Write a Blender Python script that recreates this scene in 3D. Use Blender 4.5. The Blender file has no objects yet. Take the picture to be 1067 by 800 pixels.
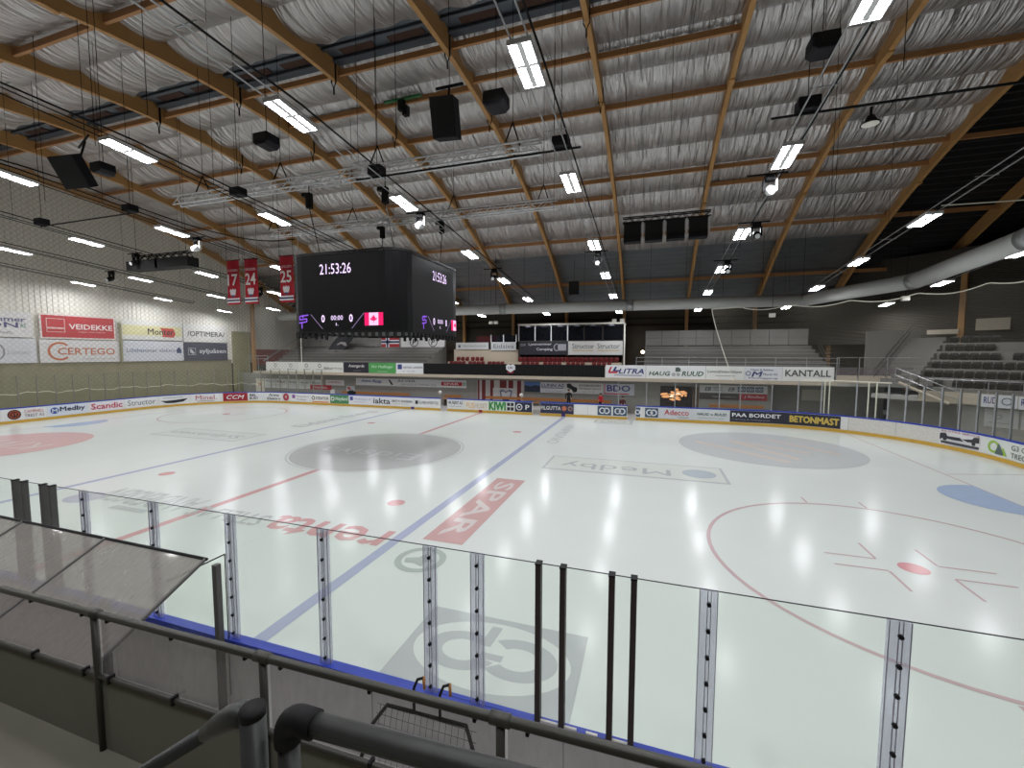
import bpy, bmesh, math, random
from mathutils import Vector, Matrix
R = random.Random(7)
S = bpy.context.scene
COL = S.collection
PI = math.pi

# ------------------------------------------------------------------ camera, world, exposure
cam_d = bpy.data.cameras.new('camera')
cam = bpy.data.objects.new('camera', cam_d)
COL.objects.link(cam)
S.camera = cam
cam_d.sensor_width = 36.0
cam_d.lens = 36.0 * 443.37 / 1067.0
cam_d.clip_start = 0.05
cam_d.clip_end = 300
YAW, PITCH, ROLL = -0.314, -0.072, 0.002
_f = Vector((math.sin(YAW) * math.cos(PITCH), math.cos(YAW) * math.cos(PITCH), math.sin(PITCH)))
_r = Vector((math.cos(YAW), -math.sin(YAW), 0))
_u = _r.cross(_f)
_r2 = math.cos(ROLL) * _r + math.sin(ROLL) * _u
_u2 = -math.sin(ROLL) * _r + math.cos(ROLL) * _u
cam.matrix_world = Matrix(((_r2.x, _u2.x, -_f.x, 13.853), (_r2.y, _u2.y, -_f.y, -19.403),
                           (_r2.z, _u2.z, -_f.z, 5.15), (0, 0, 0, 1)))
W = bpy.data.worlds.new('world')
S.world = W
W.use_nodes = True
W.node_tree.nodes['Background'].inputs[0].default_value = (0.5, 0.55, 0.6, 1)
W.node_tree.nodes['Background'].inputs[1].default_value = 0.02
S.view_settings.view_transform = 'Standard'
S.view_settings.look = 'None'
S.view_settings.gamma = 1.0
S.view_settings.exposure = 0.0
S.view_settings.use_curve_mapping = False
S.cycles.max_bounces = 8
S.cycles.transparent_max_bounces = 16
S.cycles.caustics_reflective = False
S.cycles.caustics_refractive = False
S.cycles.sample_clamp_indirect = 4.0
LAMP = 128.0            # radiance of the ceiling lamps' tubes


# ------------------------------------------------------------------ materials
def lin(c):
    return tuple((v / 255 / 12.92) if v / 255 <= 0.04045 else ((v / 255 + 0.055) / 1.055) ** 2.4 for v in c)


def _n(t, typ, **kw):
    n = t.nodes.new(typ)
    for k, v in kw.items():
        setattr(n, k, v)
    return n


def mat(name, rgb, rough=0.6, metal=0.0, spec=0.5, var=0.12, scale=6.0, stretch=(1, 1, 1), bump=0.0, bscale=None, coat=0.0, bdist=0.02):
    m = bpy.data.materials.new(name)
    m.use_nodes = True
    t = m.node_tree
    b = t.nodes['Principled BSDF']
    b.inputs['Roughness'].default_value = rough
    b.inputs['Metallic'].default_value = metal
    b.inputs['Specular IOR Level'].default_value = spec
    b.inputs['Coat Weight'].default_value = coat
    c = lin(rgb)
    tc = _n(t, 'ShaderNodeTexCoord')
    mp = _n(t, 'ShaderNodeMapping')
    mp.inputs['Scale'].default_value = stretch
    t.links.new(tc.outputs['Object'], mp.inputs[0])
    no = _n(t, 'ShaderNodeTexNoise')
    no.inputs['Scale'].default_value = scale
    no.inputs['Detail'].default_value = 4
    t.links.new(mp.outputs[0], no.inputs['Vector'])
    cr = _n(t, 'ShaderNodeMix', data_type='RGBA')
    cr.inputs['A'].default_value = tuple(v * (1 - var) for v in c) + (1,)
    cr.inputs['B'].default_value = tuple(min(1, v * (1 + var)) for v in c) + (1,)
    t.links.new(no.outputs['Fac'], cr.inputs['Factor'])
    t.links.new(cr.outputs['Result'], b.inputs['Base Color'])
    if bump:
        n2 = no
        if bscale:
            n2 = _n(t, 'ShaderNodeTexNoise')
            n2.inputs['Scale'].default_value = bscale
            n2.inputs['Detail'].default_value = 4
            t.links.new(mp.outputs[0], n2.inputs['Vector'])
        bp = _n(t, 'ShaderNodeBump')
        bp.inputs['Strength'].default_value = bump
        bp.inputs['Distance'].default_value = bdist
        t.links.new(n2.outputs['Fac'], bp.inputs['Height'])
        t.links.new(bp.outputs[0], b.inputs['Normal'])
    return m


def emit(name, rgb, strength):
    m = bpy.data.materials.new(name)
    m.use_nodes = True
    t = m.node_tree
    t.nodes.remove(t.nodes['Principled BSDF'])
    e = _n(t, 'ShaderNodeEmission')
    e.inputs[0].default_value = lin(rgb) + (1,)
    e.inputs[1].default_value = strength
    t.links.new(e.outputs[0], t.nodes['Material Output'].inputs[0])
    return m


def glass(name, tint, clear, rough=0.02, haze=(200, 200, 205), gloss=0.06, dirt=0.0):
    """thin pane: mostly see-through, a little milky, with a sheen"""
    m = bpy.data.materials.new(name)
    m.use_nodes = True
    t = m.node_tree
    t.nodes.remove(t.nodes['Principled BSDF'])
    tr = _n(t, 'ShaderNodeBsdfTransparent')
    tr.inputs[0].default_value = lin(tint) + (1,)
    di = _n(t, 'ShaderNodeBsdfDiffuse')
    di.inputs[0].default_value = lin(haze) + (1,)
    mx = _n(t, 'ShaderNodeMixShader')
    mx.inputs[0].default_value = 1 - clear
    if dirt:
        tc = _n(t, 'ShaderNodeTexCoord')
        mp = _n(t, 'ShaderNodeMapping')
        mp.inputs['Scale'].default_value = (3, 0.8, 1)
        mp.inputs['Rotation'].default_value = (0, 0, 0.5)
        t.links.new(tc.outputs['Object'], mp.inputs[0])
        no = _n(t, 'ShaderNodeTexNoise')
        no.inputs['Scale'].default_value = 9
        no.inputs['Detail'].default_value = 6
        t.links.new(mp.outputs[0], no.inputs['Vector'])
        mr = _n(t, 'ShaderNodeMapRange')
        mr.inputs['From Min'].default_value = 0.3
        mr.inputs['From Max'].default_value = 0.7
        mr.inputs['To Min'].default_value = max(0, 1 - clear - dirt)
        mr.inputs['To Max'].default_value = 1 - clear + dirt
        t.links.new(no.outputs['Fac'], mr.inputs['Value'])
        t.links.new(mr.outputs[0], mx.inputs[0])
    t.links.new(tr.outputs[0], mx.inputs[1])
    t.links.new(di.outputs[0], mx.inputs[2])
    gl = _n(t, 'ShaderNodeBsdfGlossy')
    gl.inputs['Roughness'].default_value = rough
    fr = _n(t, 'ShaderNodeLayerWeight')
    fr.inputs[0].default_value = 0.25
    mu = _n(t, 'ShaderNodeMath', operation='MULTIPLY')
    mu.inputs[1].default_value = gloss * 4
    t.links.new(fr.outputs['Fresnel'], mu.inputs[0])
    m2 = _n(t, 'ShaderNodeMixShader')
    t.links.new(mu.outputs[0], m2.inputs[0])
    t.links.new(mx.outputs[0], m2.inputs[1])
    t.links.new(gl.outputs[0], m2.inputs[2])
    t.links.new(m2.outputs[0], t.nodes['Material Output'].inputs[0])
    return m


def netting(name, rgb, lo, hi, cell):
    """fine knotted net: diamond threads, see-through between them"""
    m = bpy.data.materials.new(name)
    m.use_nodes = True
    t = m.node_tree
    t.nodes.remove(t.nodes['Principled BSDF'])
    uv = _n(t, 'ShaderNodeUVMap')
    mp = _n(t, 'ShaderNodeMapping')
    mp.inputs['Rotation'].default_value = (0, 0, PI / 4)
    mp.inputs['Scale'].default_value = (1 / cell, 1 / cell, 1)
    t.links.new(uv.outputs[0], mp.inputs[0])
    sx = _n(t, 'ShaderNodeSeparateXYZ')
    t.links.new(mp.outputs[0], sx.inputs[0])
    mxs = []
    for k in (0, 1):
        fr = _n(t, 'ShaderNodeMath', operation='PINGPONG')
        fr.inputs[1].default_value = 0.5
        t.links.new(sx.outputs[k], fr.inputs[0])
        mxs.append(fr)
    mi = _n(t, 'ShaderNodeMath', operation='MINIMUM')
    t.links.new(mxs[0].outputs[0], mi.inputs[0])
    t.links.new(mxs[1].outputs[0], mi.inputs[1])
    mr = _n(t, 'ShaderNodeMapRange')
    mr.inputs['From Min'].default_value = 0.02
    mr.inputs['From Max'].default_value = 0.22
    mr.inputs['To Min'].default_value = hi
    mr.inputs['To Max'].default_value = lo
    t.links.new(mi.outputs[0], mr.inputs['Value'])
    tr = _n(t, 'ShaderNodeBsdfTransparent')
    di = _n(t, 'ShaderNodeBsdfDiffuse')
    di.inputs[0].default_value = lin(rgb) + (1,)
    tl = _n(t, 'ShaderNodeBsdfTranslucent')
    tl.inputs[0].default_value = lin(rgb) + (1,)
    ad = _n(t, 'ShaderNodeMixShader')
    t.links.new(di.outputs[0], ad.inputs[1])
    t.links.new(tl.outputs[0], ad.inputs[2])
    mx = _n(t, 'ShaderNodeMixShader')
    t.links.new(mr.outputs[0], mx.inputs[0])
    t.links.new(tr.outputs[0], mx.inputs[1])
    t.links.new(ad.outputs[0], mx.inputs[2])
    t.links.new(mx.outputs[0], t.nodes['Material Output'].inputs[0])
    return m


_flat = {}


def flat(rgb, rough=0.55):
    k = (rgb, rough)
    if k not in _flat:
        _flat[k] = mat('print_%d_%d_%d' % rgb, rgb, rough, var=0.04, scale=3)
    return _flat[k]


_ink = {}


def ink(rgb):
    """paint frozen under the ice: same sheen as the ice"""
    if rgb not in _ink:
        c = tuple(int(i + .72 * (v * .91 - i)) for v, i in zip(rgb, (208, 213, 208)))      # seen through milky ice
        _ink[rgb] = mat('ice_paint_%d_%d_%d' % rgb, c, 0.165, spec=0.05, var=0.05, scale=2.5, bump=0.12, bscale=7.0, bdist=0.008)
    return _ink[rgb]


M = {}
M['ice'] = mat('ice', (208, 213, 208), 0.165, spec=0.05, var=0.035, scale=0.5, bump=0.12, bscale=7.0, bdist=0.008)
M['concrete'] = mat('concrete', (176, 172, 168), 0.85, var=0.18, scale=1.5, bump=0.1)
M['white_wall'] = mat('white_corrugated_steel', (232, 228, 218), 0.5, var=0.05, scale=2)
M['olive_wall'] = mat('olive_curtain', (140, 134, 108), 0.9, var=0.1, scale=2)
M['olive_door'] = mat('olive_door', (150, 146, 112), 0.8, var=0.08, scale=1.2)
M['grey_wall'] = mat('grey_panel_wall', (78, 73, 66), 0.8, var=0.12, scale=1)
M['brown_wall'] = mat('brown_wall', (105, 85, 68), 0.8, var=0.12, scale=1)
M['dark_wall'] = mat('dark_wall', (52, 48, 43), 0.85, var=0.15, scale=1)
M['block'] = mat('grey_blockwork', (150, 148, 142), 0.85, var=0.12, scale=3, bump=0.15)
M['red_band'] = mat('dark_red_paint', (130, 42, 40), 0.7)
M['wood'] = mat('glulam_wood', (188, 142, 88), 0.55, var=0.16, scale=3.0, stretch=(1, 1, 9), bump=0.05)
M['purlin'] = mat('purlin_wood', (180, 130, 84), 0.6, var=0.16, scale=3, stretch=(0.3, 6, 6))
M['deck'] = mat('steel_roof_deck', (150, 154, 158), 0.32, metal=0.75, var=0.12, scale=1)
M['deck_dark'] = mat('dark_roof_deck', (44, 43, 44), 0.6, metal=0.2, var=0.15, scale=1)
M['foil'] = mat('foil_insulation', (204, 200, 199), 0.34, metal=0.8, var=0.3, scale=1.0, stretch=(4.0, 0.3, 1), bump=1.0, bscale=0.95, bdist=0.34)
M['ridge'] = mat('ridge_steel', (92, 98, 106), 0.5, metal=0.4, var=0.15, scale=2)
M['ridge_gap'] = mat('ridge_brown_gap', (66, 42, 32), 0.9)
M['galv'] = mat('galvanised_steel', (170, 172, 174), 0.4, metal=0.7, var=0.1, scale=3)
M['alu'] = mat('aluminium', (232, 233, 235), 0.4, metal=0.15, var=0.06, scale=4)
M['duct'] = mat('duct_steel', (205, 207, 205), 0.5, metal=0.1, var=0.08, scale=1)
M['black'] = mat('black_metal', (15, 15, 16), 0.6, spec=0.25, var=0.15, scale=8)
M['black_soft'] = mat('black_grille', (14, 14, 15), 0.75, var=0.2, scale=30)
M['purple_grey'] = mat('grey_speaker_shell', (30, 28, 33), 0.65, spec=0.25)
M['iron'] = mat('painted_pipe', (66, 65, 60), 0.42, metal=0.35, var=0.18, scale=14, bump=0.03)
M['iron_dark'] = mat('dark_painted_pipe', (60, 61, 59), 0.4, metal=0.35, var=0.22, scale=16, bump=0.04)
M['post_dim'] = mat('dull_post', (126, 122, 112), 0.6)
M['post_grey'] = mat('grey_post', (96, 94, 92), 0.5, metal=0.3)
M['post_brown'] = mat('brown_post', (54, 44, 42), 0.5, metal=0.2)
M['blue'] = mat('blue_rail', (34, 58, 168), 0.4, var=0.1, scale=5)
M['yellow'] = mat('yellow_kick_plate', (206, 164, 62), 0.45, var=0.14, scale=4)
M['board'] = mat('white_board', (222, 222, 220), 0.45, var=0.07, scale=3)
M['scuff'] = mat('scuffed_board', (214, 211, 204), 0.5, var=0.3, scale=16)
M['glass'] = glass('shield_glass', (252, 254, 252), 0.985, gloss=0.02)
M['clear_post'] = glass('clear_batten', (246, 246, 252), 0.74, haze=(222, 220, 236), gloss=0.03)
M['roof_sheet'] = glass('bench_roof_sheet', (238, 236, 232), 0.5, haze=(166, 161, 155), rough=0.05, gloss=0.05, dirt=0.07)
M['rail_sheet'] = glass('railing_sheet', (236, 233, 236), 0.74, haze=(150, 143, 147), rough=0.08, gloss=0.03, dirt=0.04)
M['win'] = glass('box_window', (205, 208, 216), 0.86, haze=(60, 62, 70), gloss=0.08)
M['net_dark'] = netting('end_net', (206, 202, 194), 0.03, 0.21, 0.27)
M['net_light'] = netting('corner_net', (150, 144, 130), 0.05, 0.17, 0.10)
M['rope'] = mat('white_rope', (225, 222, 205), 0.8)
M['lamp_case'] = mat('lamp_housing', (225, 225, 225), 0.4)
M['tube'] = emit('lamp_tube', (249, 251, 255), LAMP)
M['bulb'] = emit('bulb', (255, 226, 196), 18)
M['led'] = emit('led_white', (238, 214, 255), 1.5)
M['led_violet'] = emit('led_violet', (150, 96, 235), 1.0)
M['led_pink'] = emit('led_pink', (255, 40, 110), 1.1)
M['led_pale'] = emit('led_pale', (255, 200, 240), 1.2)
M['led_dim'] = emit('led_dim', (200, 170, 225), .5)
M['screen'] = mat('led_screen_off', (11, 11, 13), 0.45, spec=0.18, var=0.1, scale=2)
M['tv'] = emit('wall_screen', (250, 176, 120), 0.9)
M['tv_hi'] = emit('wall_screen_light', (255, 224, 190), 1.3)
M['tv_dark'] = mat('tv_dark', (40, 26, 24), 0.4)
M['seat_black'] = mat('black_plastic_seat', (22, 22, 19), 0.45)
M['seat_red'] = mat('red_seat', (104, 12, 18), 0.45)
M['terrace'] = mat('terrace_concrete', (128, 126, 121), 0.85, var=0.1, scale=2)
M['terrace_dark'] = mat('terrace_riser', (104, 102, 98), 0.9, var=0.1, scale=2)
M['panel'] = mat('terrace_panel', (128, 126, 122), 0.75, var=0.07, scale=1)
M['panel_warm'] = mat('warm_board', (188, 176, 158), 0.7)
M['bench_wood'] = mat('bench_plank', (176, 120, 66), 0.5, stretch=(1, 8, 8), var=0.15)
M['cloth_black'] = mat('black_cloth', (26, 26, 30), 0.9)
M['cloth_red'] = mat('red_cloth', (188, 34, 46), 0.85)
M['cloth_maroon'] = mat('maroon_cloth', (88, 22, 34), 0.85)
M['skin'] = mat('skin', (205, 160, 132), 0.55)
M['hair'] = mat('hair', (44, 32, 24), 0.7)
M['banner_red'] = mat('banner_red', (176, 24, 42), 0.75, var=0.06)
M['cream'] = mat('cream_print', (232, 228, 220), 0.7)
M['walk'] = mat('walkway_concrete', (122, 119, 106), 0.8, var=0.15, scale=2)
M['rail_board'] = mat('olive_grey_board', (116, 114, 102), 0.75, var=0.1, scale=2)
M['edge'] = mat('pane_edge', (142, 142, 152), 0.4)
M['sinter'] = mat('grey_net_cord', (128, 124, 126), 0.8)


# ------------------------------------------------------------------ mesh building
def link(name, me, m, parent=None, smooth=False):
    o = bpy.data.objects.new(name, me)
    COL.objects.link(o)
    if m is not None:
        me.materials.append(m)
    if smooth:
        for p in me.polygons:
            p.use_smooth = True
    if parent is not None:
        o.parent = parent
        if parent.parent is None and parent.type == 'EMPTY':
            o.location = -parent.location       # meshes are written in world coordinates
    return o


class MB:
    def __init__(s):
        s.v, s.f = [], []

    def add(s, vs, fs):
        k = len(s.v)
        s.v += [tuple(p) for p in vs]
        s.f += [tuple(i + k for i in q) for q in fs]
        return s

    def quad(s, a, b, c, d):
        return s.add([a, b, c, d], [(0, 1, 2, 3)])

    def obox(s, c, ax, ay, az):
        c, ax, ay, az = Vector(c), Vector(ax), Vector(ay), Vector(az)
        vs = [c + ax * i + ay * j + az * k for i in (-.5, .5) for j in (-.5, .5) for k in (-.5, .5)]
        return s.add(vs, [(0, 1, 3, 2), (4, 6, 7, 5), (0, 4, 5, 1), (2, 3, 7, 6), (0, 2, 6, 4), (1, 5, 7, 3)])

    def box(s, x0, x1, y0, y1, z0, z1):
        return s.obox(((x0 + x1) / 2, (y0 + y1) / 2, (z0 + z1) / 2), (x1 - x0, 0, 0), (0, y1 - y0, 0), (0, 0, z1 - z0))

    def tube(s, pts, r, n=8, cap=True):
        pts = [Vector(p) for p in pts]
        rings = []
        up = None
        for i, p in enumerate(pts):
            d = (pts[min(i + 1, len(pts) - 1)] - pts[max(i - 1, 0)]).normalized()
            if up is None:
                up = d.orthogonal().normalized()
            up = (up - d * up.dot(d))
            up = up.normalized() if up.length > 1e-6 else d.orthogonal().normalized()
            w = d.cross(up)
            rr = r[i] if isinstance(r, (list, tuple)) else r
            rings.append([p + (up * math.cos(2 * PI * k / n) + w * math.sin(2 * PI * k / n)) * rr for k in range(n)])
        vs = [q for ring in rings for q in ring]
        fs = [(i * n + k, i * n + (k + 1) % n, (i + 1) * n + (k + 1) % n, (i + 1) * n + k) for i in range(len(pts) - 1) for k in range(n)]
        if cap:
            fs += [tuple(reversed(range(n))), tuple((len(pts) - 1) * n + k for k in range(n))]
        return s.add(vs, fs)

    def prism(s, poly, to, d0, d1):
        n = len(poly)
        vs = [to(u, v, d0) for u, v in poly] + [to(u, v, d1) for u, v in poly]
        fs = [tuple(range(n)), tuple(reversed(range(n, 2 * n)))] + [(k, k + n, (k + 1) % n + n, (k + 1) % n) for k in range(n)]
        return s.add(vs, fs)

    def grid(s, fn, nu, nv):
        vs = [fn(i / nu, j / nv) for j in range(nv + 1) for i in range(nu + 1)]
        fs = [(j * (nu + 1) + i, j * (nu + 1) + i + 1, (j + 1) * (nu + 1) + i + 1, (j + 1) * (nu + 1) + i) for j in range(nv) for i in range(nu)]
        return s.add(vs, fs)

    def mesh(s, name):
        me = bpy.data.meshes.new(name)
        me.from_pydata(s.v, [], s.f)
        me.update()
        return me

    def build(s, name, m, parent=None, smooth=False):
        me = s.mesh(name)
        bm = bmesh.new()
        bm.from_mesh(me)
        bmesh.ops.recalc_face_normals(bm, faces=bm.faces)
        bm.to_mesh(me)
        bm.free()
        return link(name, me, m, parent, smooth)


def bevel(o, w, seg=2):
    md = o.modifiers.new('edge', 'BEVEL')
    md.width = w
    md.segments = seg
    return o


def tag(o, label, cat, group=None):
    o['label'] = label
    o['category'] = cat
    if group:
        o['group'] = group
    return o


def thing(name, label, cat, loc, group=None):
    o = bpy.data.objects.new(name, None)
    COL.objects.link(o)
    o.location = loc
    o.empty_display_size = 0.2
    return tag(o, label, cat, group)


def struct(o):
    o['kind'] = 'structure'
    return o


ORD = ['first', 'second', 'third', 'fourth', 'fifth', 'sixth', 'seventh', 'eighth', 'ninth', 'tenth', 'eleventh', 'twelfth',
       'thirteenth', 'fourteenth', 'fifteenth', 'sixteenth', 'seventeenth', 'eighteenth', 'nineteenth', 'twentieth',
       'twenty-first', 'twenty-second', 'twenty-third', 'twenty-fourth', 'twenty-fifth', 'twenty-sixth', 'twenty-seventh']

# lettering: outline of a text as a flat mesh in a unit box, cached
_txt = {}


def text_shape(s, bold=0.0, shear=0.0):
    bold = 0.0 if ('M' in s or 'W' in s) else min(bold, .016)
    k = (s, bold, shear)
    if k in _txt:
        return _txt[k]
    cu = bpy.data.curves.new('t', 'FONT')
    cu.body = s
    cu.offset = bold
    cu.shear = shear
    cu.resolution_u = 2
    o = bpy.data.objects.new('t', cu)
    COL.objects.link(o)
    bpy.context.view_layer.update()
    me = bpy.data.meshes.new_from_object(o.evaluated_get(bpy.context.evaluated_depsgraph_get()))
    vs = [(v.co.x, v.co.y) for v in me.vertices]
    fs = [tuple(p.vertices) for p in me.polygons]
    bpy.data.objects.remove(o)
    bpy.data.curves.remove(cu)
    bpy.data.meshes.remove(me)
    if vs:
        x0, x1 = min(v[0] for v in vs), max(v[0] for v in vs)
        y0, y1 = min(v[1] for v in vs), max(v[1] for v in vs)
        vs = [((x - x0) / (x1 - x0 or 1), (y - y0) / (y1 - y0 or 1)) for x, y in vs]
    _txt[k] = (vs, fs)
    return _txt[k]


def lettering(parent, to, s, u0, u1, v0, v1, m, bold=0.02, shear=0.0, d=0.012, name='lettering'):
    vs, fs = text_shape(s, bold, shear)
    b = MB().add([to(u0 + (u1 - u0) * x, v0 + (v1 - v0) * y, d) for x, y in vs], fs)
    if bold > .01 and ('M' in s or 'W' in s) and (to(0, 0, 0) - to(0, 0, .1)).length > .05:
        e = (v1 - v0) * bold                      # heavier strokes: the same outline again, a little aside and proud
        for k, (eu, ev) in enumerate(((e, 0), (-e, 0), (0, e), (0, -e))):
            b.add([to(u0 + (u1 - u0) * x + eu, v0 + (v1 - v0) * y + ev, d + .002 * (k + 1)) for x, y in vs], fs)
    return link(name, b.mesh(name), m, parent)


def shape(parent, to, poly, m, d=0.01, name='emblem'):
    b = MB().add([to(u, v, d) for u, v in poly], [tuple(range(len(poly)))])
    return link(name, b.mesh(name), m, parent)


def disc(cu, cv, ru, rv=None, n=20, a0=0, a1=2 * PI):
    rv = ru if rv is None else rv
    full = abs(a1 - a0 - 2 * PI) < 1e-6
    k = n if full else n + 1
    return [(cu + ru * math.cos(a0 + (a1 - a0) * i / n), cv + rv * math.sin(a0 + (a1 - a0) * i / n)) for i in range(k)]


def rect(u0, u1, v0, v1):
    return [(u0, v0), (u1, v0), (u1, v1), (u0, v1)]


def ring(parent, to, cu, cv, r0, r1, m, d=0.01, n=28, a0=0.0, a1=2 * PI, name='emblem', sv=1.0):
    b = MB()
    pts = [a0 + (a1 - a0) * i / n for i in range(n + 1)]
    vs = [to(cu + r * math.cos(a), cv + sv * r * math.sin(a), d) for a in pts for r in (r0, r1)]
    b.add(vs, [(2 * i, 2 * i + 1, 2 * i + 3, 2 * i + 2) for i in range(n)])
    return link(name, b.mesh(name), m, parent)


def plane(o, u, v):
    """mapper of a flat board: origin, unit u, unit v; d goes out along u x v"""
    o, u, v = Vector(o), Vector(u), Vector(v)
    n = u.cross(v)
    return lambda a, b, d: o + u * a + v * b + n * d


# ------------------------------------------------------------------ rink outline
XL, XR, YN, YF, RC = -30., 30., -15.1, 14.73, 8.3


def _segs(o=0.0):
    r = RC + o
    xl, xr, yn, yf = XL + RC, XR - RC, YN + RC, YF - RC
    q = PI / 2 * RC
    return [('l', (xl - r, yn), (0, 1), yf - yn), ('a', (xl, yf), PI, q), ('l', (xl, yf + r), (1, 0), xr - xl), ('a', (xr, yf), PI / 2, q),
            ('l', (xr + r, yf), (0, -1), yf - yn), ('a', (xr, yn), 0, q), ('l', (xr, yn - r), (-1, 0), xr - xl), ('a', (xl, yn), -PI / 2, q)]


TOT = sum(x[3] for x in _segs())


def rp(s, o=0.0):
    s %= TOT
    for k, p, d, L in _segs(o):
        if s <= L + 1e-9:
            if k == 'l':
                return (p[0] + d[0] * s, p[1] + d[1] * s)
            a = d - s / RC
            r = RC + o
            return (p[0] + r * math.cos(a), p[1] + r * math.sin(a))
        s -= L
    return rp(0, o)


def rinkmap(s, z, d):
    """d is measured towards the ice"""
    x, y = rp(s, -d)
    return Vector((x, y, z))


def strip(b, s0, s1, z0, z1, d0, d1, step=0.8):
    """a bent bar that follows the boards"""
    n = max(1, int(math.ceil((s1 - s0) / step)))
    ss = [s0 + (s1 - s0) * i / n for i in range(n + 1)]
    vs = [rinkmap(s, z, d) for s in ss for d, z in ((d0, z0), (d1, z0), (d1, z1), (d0, z1))]
    fs = [(4 * i + k, 4 * i + (k + 1) % 4, 4 * i + 4 + (k + 1) % 4, 4 * i + 4 + k) for i in range(n) for k in range(4)]
    fs += [(0, 1, 2, 3), (4 * n + 3, 4 * n + 2, 4 * n + 1, 4 * n)]
    return b.add(vs, fs)


# ================================================================== SETTING
# ---- ice (floor) with its painted marks as parts
N = 200
ice_pts = [rp(TOT * i / N) for i in range(N)]
b = MB()
b.add([(x, y, 0) for x, y in ice_pts] + [(0, 0, 0)], [(N, (i + 1) % N, i) for i in range(N)])
floor = struct(b.build('floor', M['ice']))
b = MB()
b.box(-36, 46, -32, 33, -0.32, -0.12)
struct(b.build('floor', M['concrete']))


def up(o, rot=0.0, h=0.004):
    c, s_ = math.cos(rot), math.sin(rot)
    return lambda a, bb, d: Vector((o[0] + c * a - s_ * bb, o[1] + s_ * a + c * bb, h + d * 0.0))


G = lambda h=0.004: up((0, 0), 0, h)
RED, BLUE, GREY = ink((214, 148, 148)), ink((166, 172, 206)), ink((186, 190, 190))
shape(floor, G(), rect(-0.15, 0.15, -15, 14.73), RED, name='centre_line')
for sx in (-1, 1):
    shape(floor, G(), rect(sx * 7.29 - .15, sx * 7.29 + .15, -15, 14.73), BLUE, name='blue_line')
    yy = 13.8
    shape(floor, G(), rect(sx * 26 - .03, sx * 26 + .03, -yy, yy - .3), ink((206, 160, 160)), name='goal_line')
    cr = [(sx * 26, 1.8)] + [(sx * (26 - 1.8 * math.sin(PI * i / 16)), 1.8 * math.cos(PI * i / 16)) for i in range(1, 16)] + [(sx * 26, -1.8)]
    shape(floor, G(.005), cr, ink((158, 180, 218)), name='goal_crease')
    for sy in (-1, 1):
        shape(floor, G(.006), disc(sx * 5.64, sy * 7, .3), ink((214, 142, 142)), name='face_off_spot')
LN = ink((204, 164, 168))
for cx, cy in ((20, -7), (-20, 7)):
    ring(floor, G(), cx, cy, 4.44, 4.54, LN, n=64, name='face_off_circle')
    shape(floor, G(.006), disc(cx, cy, .3), ink((222, 132, 138)), name='face_off_spot')
    for sx in (-1, 1):
        for sy in (-1, 1):
            shape(floor, G(), rect(*sorted((cx + sx * .62, cx + sx * 1.72)), cy + sy * .31 - .03, cy + sy * .31 + .03), LN, name='restraining_mark')
            shape(floor, G(), rect(cx + sx * .62 - .03, cx + sx * .62 + .03, *sorted((cy + sy * .34, cy + sy * 1.25))), LN, name='restraining_mark')
        for sy in (-1, 1):
            shape(floor, G(), rect(cx + sx * .86 - .03, cx + sx * .86 + .03, *sorted((cy + sy * 4.5, cy + sy * 5.1))), LN, name='hash_mark')
shape(floor, G(), [(26.1, 3.45), (29.9, 4.6), (29.9, 4.66), (26.1, 3.51)], LN, name='trapezoid_line')
# centre-ice disc and the sponsor paint (read from the far side, so turned half round)
T = up((0, 0), PI, .007)
c_disc = shape(floor, G(.005), disc(0.1, -.1, 4.35, n=64), ink((188, 188, 187)), name='painted_disc')
ring(floor, G(.005), 0.1, -.1, 4.45, 4.52, ink((196, 198, 200)), n=64, name='disc_border')
lettering(c_disc, up((0, 0), PI, .009), 'Eidsiva', -3.0, 2.9, 0.5, 1.75, ink((212, 215, 214)), .005)
s_ = shape(floor, G(.005), rect(7.95, 9.15, -9.25, -3.15), ink((206, 152, 150)), name='painted_panel')
lettering(s_, up((8.2, -3.6), -PI / 2, .008), 'SPAR', 0, 5.3, 0, .72, ink((222, 206, 204)), .03)
f_ = shape(floor, G(.005), rect(9.3, 17.0, -1.1, 1.42), ink((190, 192, 196)), name='painted_frame')
shape(f_, G(.006), rect(9.42, 16.88, -.95, 1.32), ink((224, 229, 222)), name='frame_field')
lettering(f_, up((16.9, 1.2), PI, .009), 'Medby', 2.1, 6.9, .55, 1.8, ink((178, 182, 184)), .04)
shape(f_, G(.009), disc(15.95, .12, .68, .68), ink((176, 186, 198)), name='emblem')
lettering(floor, up((7.0, -9.0), PI, .006), 'renta', 0, 4.1, .05, 1.25, ink((214, 150, 150)), .03)
lettering(floor, up((2.7, -9.0), PI, .006), 'STILLAS', 0, 3.0, .25, 1.05, ink((188, 190, 190)), .01)
lettering(floor, up((-.6, -8.6), PI, .006), 'ANDERSEN', 0, 4.4, .2, 1.4, ink((196, 198, 197)), .01)
shape(floor, G(.006), rect(-3.2, -1.6, -10.4, -10.15), ink((196, 198, 197)), name='painted_bar')
ring(floor, G(.006), 8.5, -10.3, .47, .64, ink((176, 184, 178)), n=32, name='painted_ring')
shape(floor, G(.007), [(8.1, -10.35), (8.42, -10.22), (8.5, -9.95), (8.62, -10.2), (8.9, -10.28), (8.66, -10.42), (8.7, -10.62), (8.4, -10.5), (8.2, -10.55)], ink((176, 184, 178)), name='painted_star')
shape(floor, G(.005), disc(-5.2, -10.0, .66, .55), ink((188, 188, 208)), name='painted_oval')
g_ = shape(floor, G(.005), rect(9.8, 12.9, -13.9, -11.95), ink((182, 185, 186)), name='painted_panel')
shape(g_, G(.006), disc(11.35, -12.92, 1.4, .82, n=40), ink((226, 230, 225)), name='panel_field')
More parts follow.
